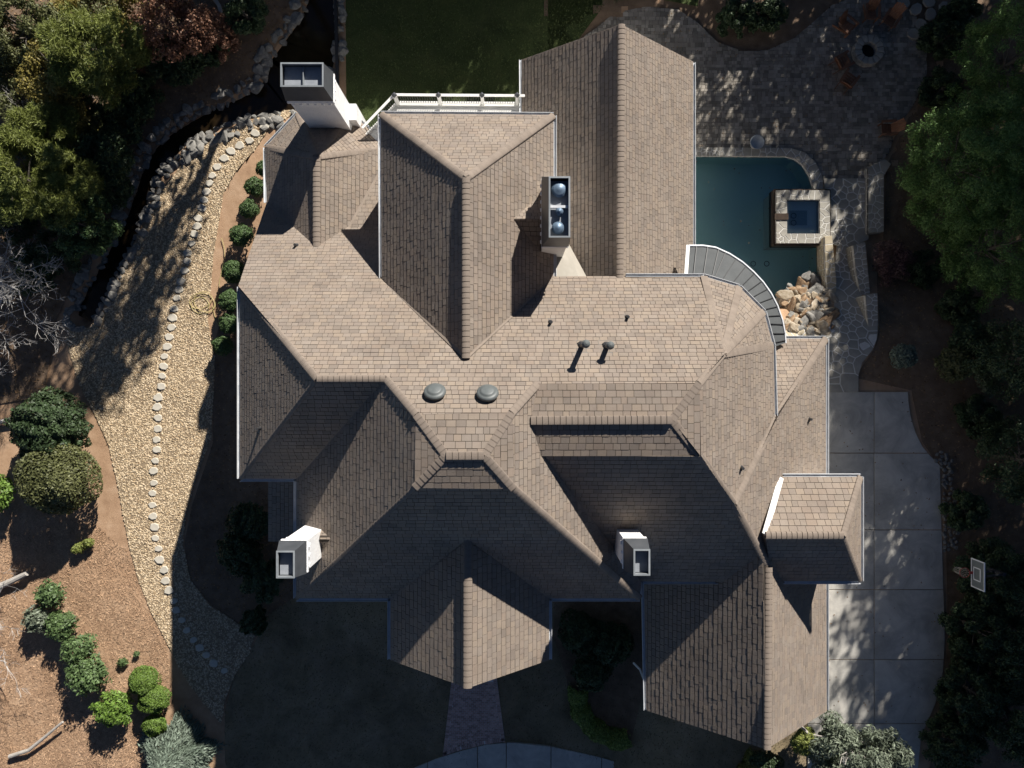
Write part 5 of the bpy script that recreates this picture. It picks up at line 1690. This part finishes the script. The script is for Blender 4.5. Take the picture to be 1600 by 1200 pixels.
tree((270, 42), 2.8, 2.3, 1.9, 1.5, 'leaf_rust', 'rust-brown autumn tree near the head of the creek', n=11000, leaf=.075, clumps=60, cr=.26, group=NW, name='autumn_tree')
tree((132, 352), 2.4, 1.8, 1.9, 1.6, 'leaf_globe', 'round broadleaf evergreen beside the stone-lined creek', n=17000, leaf=.075, clumps=70, cr=.25, group=NW, name='broadleaf_tree')
tree((158, 240), 2.0, 1.6, 1.8, 1.5, 'leaf_dark', 'dark evergreen in shade between the pines and the creek', n=12000, leaf=.085, clumps=50, cr=.28, group=NW, name='evergreen_tree')
tree((275, 95), 1.4, 1.8, 1.3, 1.2, 'leaf_dark', 'low dark evergreen above the bend of the creek', n=11000, leaf=.085, clumps=50, cr=.28, group=NW, name='evergreen_tree')
tree((30, 40), 3.0, 2.3, 2.2, 1.8, 'leaf_olive', 'olive-green tree in the top corner of the wood', n=12000, leaf=.085, clumps=60, cr=.24, group=NW, name='broadleaf_tree')
tree((30, 160), 2.2, 2.0, 1.9, 1.4, 'leaf_olive', 'sparse olive tree behind grey bare branches', n=7000, leaf=.08, clumps=50, cr=.24, group=NW, name='broadleaf_tree')
tree((385, 25), 1.2, 1.4, 1.2, 1.0, 'leaf_dark', 'dark undergrowth bush at the head of the creek', n=8000, leaf=.085, clumps=40, cr=.28, group=NW, name='evergreen_bush')
tree((115, 195), 2.0, 1.6, 1.2, 1.0, 'leaf_autumn', 'small orange-brown tree beneath the pines', n=5000, leaf=.07, clumps=36, cr=.26, group=NW, name='autumn_tree')
r9 = random.Random(99)
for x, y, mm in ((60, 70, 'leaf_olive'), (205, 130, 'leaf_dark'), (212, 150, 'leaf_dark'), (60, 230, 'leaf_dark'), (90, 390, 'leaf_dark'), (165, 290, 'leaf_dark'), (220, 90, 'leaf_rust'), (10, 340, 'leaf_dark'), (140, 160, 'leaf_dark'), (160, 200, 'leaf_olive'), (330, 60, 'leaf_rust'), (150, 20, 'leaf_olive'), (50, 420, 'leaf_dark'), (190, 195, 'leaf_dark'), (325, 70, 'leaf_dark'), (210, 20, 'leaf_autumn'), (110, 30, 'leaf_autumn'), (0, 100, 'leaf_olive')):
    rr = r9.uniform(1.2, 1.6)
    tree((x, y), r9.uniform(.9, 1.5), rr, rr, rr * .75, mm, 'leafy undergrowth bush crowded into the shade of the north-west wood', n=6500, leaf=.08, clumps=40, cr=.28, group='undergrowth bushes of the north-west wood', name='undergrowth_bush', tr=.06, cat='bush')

# bare trees
def bare(loc, vec, label, seed, length=3.2, r=.10, depth=5, m='twig_grey', group=None):
    rs = random.Random(seed); b = MB()
    def grow(p, d, L, rad, k):
        n = 3; pts = [p]; q = p; dd = d.copy()
        for _ in range(n):
            dd = (dd + Vector((rs.gauss(0, .13), rs.gauss(0, .13), rs.gauss(0.03, .10)))).normalized()
            q = q + dd * (L / n); pts.append(q)
        b.tube(pts, [rad, rad * .85, rad * .7, rad * .55], 5 if rad > .02 else 3, cap=False)
        if k == 0: return
        for c in range(rs.choice((2, 3, 3))):
            s = pts[rs.choice((1, 2, 3, 3))]
            nd = (dd + Vector((rs.gauss(0, .55), rs.gauss(0, .55), rs.gauss(.05, .35)))).normalized()
            grow(s, nd, L * rs.uniform(.6, .82), max(.008, rad * .58), k - 1)
    t = empty('bare_tree', tuple(loc), label, 'tree', group)
    grow(Vector((0, 0, -.1)), Vector(vec).normalized(), length, r, depth)
    b.build('branches', m, t)
    return t
bare(G(-40, 470), (.85, .25, .8), 'bare grey tree fanning its branches over the creek end', 3, 3.0, .10, 7)
bare(G(-45, 560), (.8, .1, .75), 'second bare grey tree leaning in from the picture edge', 5, 2.8, .09, 7)
bare(G(-30, 380), (.8, .1, .9), 'bare grey tree below the yellow-green pine', 9, 2.6, .08, 5)
bare(G(-50, 520), (.9, .3, .6), 'third bare grey tree lowest over the creek end', 31, 3.0, .09, 7)
bare(G(-25, 110), (.8, .3, .9), 'bare grey branches among the autumn trees', 12, 3.0, .09, 5)
bare(G(60, 178), (.5, -.3, .6), 'small bare tree below the autumn tree', 15, 2.0, .06, 5)
bare(G(-20, 960), (.75, .2, .5), 'bare twiggy shrub tangled with the upper rhododendrons', 21, 1.8, .05, 5)
bare(G(-30, 1010), (.8, -.1, .5), 'bare twiggy shrub on the straw slope at the picture edge', 24, 1.9, .05, 5)
# fallen logs
for pts, r, lab in (([(-20, 925), (18, 908), (42, 896)], .20, 'thick pale log lying at the picture edge above the rhododendrons'), ([(15, 1182), (45, 1172), (72, 1150), (98, 1128)], .12, 'pale fallen log with a forked end on the straw slope'), ([(-10, 662), (20, 654)], .13, 'short log end beside the shaded round shrub'), ([(326, -14), (342, 8), (350, 34)], .13, 'leaning pale trunk at the top of the creek')):
    b = MB(); q = [G(x, y, .25 + .1 * i) for i, (x, y) in enumerate(pts)]
    b.tube(q, [r * (1 - .15 * i) for i in range(len(q))], 9); o = b.build('log', 'pale_bark'); tag(o, lab, 'log')

# ---- trees beyond the picture that shade the garden
SHD = 'tall trees standing round the garden'
def shade_tree(x, y, top, r, label, dens=1.0, low=None, mm='leaf_dark'):
    if top > 11.4: low = top * .3
    z0 = g0(x, y); low = z0 + 1.0 if low is None else low
    c = (top + low) / 2; rz = (top - low) / 2
    tree((x, y, z0), c - z0, r, r, rz, mm, label, n=int(3600 * dens), leaf=.30 if dens > .6 else .22, clumps=int(40 * dens) + 12, cr=.34, group=SHD, name='tall_tree', tr=.22)
for x, y, top, r, dn in SHADE:
    shade_tree(x, y, top, r, 'tall tree outside the picture whose crown shades the garden', dn)

# pine straw litter on the sunny slope
LIT = XY([(0, 780), (150, 820), (200, 860), (215, 905), (236, 955), (262, 1005), (270, 1090), (230, 1200), (0, 1200)])
n = 26000
S_ = scatter(LIT, n, .03)
a = rng.uniform(0, 6.28, n); ln = rng.uniform(.03, .085, n); wd_ = rng.uniform(.004, .012, n)
D_ = np.stack([np.cos(a), np.sin(a), rng.normal(0, .25, n)], 1); Q_ = np.stack([-np.sin(a), np.cos(a), rng.normal(0, .3, n)], 1)
V = np.stack([S_ - D_ * ln[:, None] - Q_ * wd_[:, None], S_ + D_ * ln[:, None] - Q_ * wd_[:, None], S_ + D_ * ln[:, None] + Q_ * wd_[:, None], S_ - D_ * ln[:, None] + Q_ * wd_[:, None]], 1).reshape(-1, 3)
o = bpy.data.objects.new('pine_straw', fast_mesh('pine_straw', V, 4, 'straw_bits')); link(o, ground); o['kind'] = 'stuff'

# grass blades and fallen leaves
def blades(name, poly, n, m, parent, lo, hi, zf=g, zoff=0.03):
    S_ = scatter(poly, n, zoff, zf)
    a = rng.uniform(0, 6.28, n); ln = rng.uniform(lo, hi, n)
    D_ = np.stack([np.cos(a), np.sin(a), rng.uniform(.5, 1.6, n)], 1); Q_ = np.stack([-np.sin(a), np.cos(a), np.zeros(n)], 1)
    V = np.stack([S_ - Q_ * .018, S_ + Q_ * .018, S_ + D_ * ln[:, None] + Q_ * .004, S_ + D_ * ln[:, None] - Q_ * .004], 1).reshape(-1, 3)
    o = bpy.data.objects.new(name, fast_mesh(name, V, 4, m)); link(o, parent); o['kind'] = 'stuff'
mat('blade', [(0.05, 0.075, 0.022), (0.11, 0.135, 0.045)], rough=0.8, island=0.5, scale=.6)
mat('blade_dry', [(0.11, 0.10, 0.05), (0.21, 0.175, 0.105)], rough=0.9, island=0.5, scale=.6)
blades('grass', lawn_n, 26000, 'blade', bpy.data.objects['back_lawn'], .03, .07)
blades('grass', lawn_s, 30000, 'blade_dry', bpy.data.objects['front_lawn'], .03, .06)
mat('leaf_litter', [(0.16, 0.09, 0.045), (0.32, 0.21, 0.11)], rough=.9, island=.5, scale=2)
def litter(poly, n, parent, zf, zoff, size=.05):
    C = scatter(poly, n, zoff, zf)
    N = rng.normal(0, .25, (n, 3)); N[:, 2] = 1
    o = leafcards('fallen_leaves', C, N, size * rng.uniform(.6, 1.2, n), size * .6 * rng.uniform(.6, 1.2, n), 'leaf_litter', parent); o['kind'] = 'stuff'
litter(XY([(1295, 620), (1415, 620), (1465, 735), (1470, 1040), (1430, 1140), (1295, 1120)], 0.06), 110, bpy.data.objects['driveway'], lambda x, y: .065, .012)
litter(PATIO, 350, patio, lambda x, y: -2.38, .012)
litter(wood, 9000, bpy.data.objects['wood_floor'], g, .09, .07)
litter(bed_e, 7000, ground, g, .05, .06)
litter(bed_w, 2500, ground, g, .05, .06)
litter(lawn_s, 1200, bpy.data.objects['front_lawn'], g, .05, .045)
litter(GRAVEL, 900, gravel, g, .11, .045)

litter(WP, 40, pool, lambda x, y: -2.52, .006, .05)
bpy.data.objects[[o.name for o in pool.children if o.name.startswith('fallen_leaves')][0]].matrix_parent_inverse = Matrix.Translation(Vector(pool.location)).inverted()
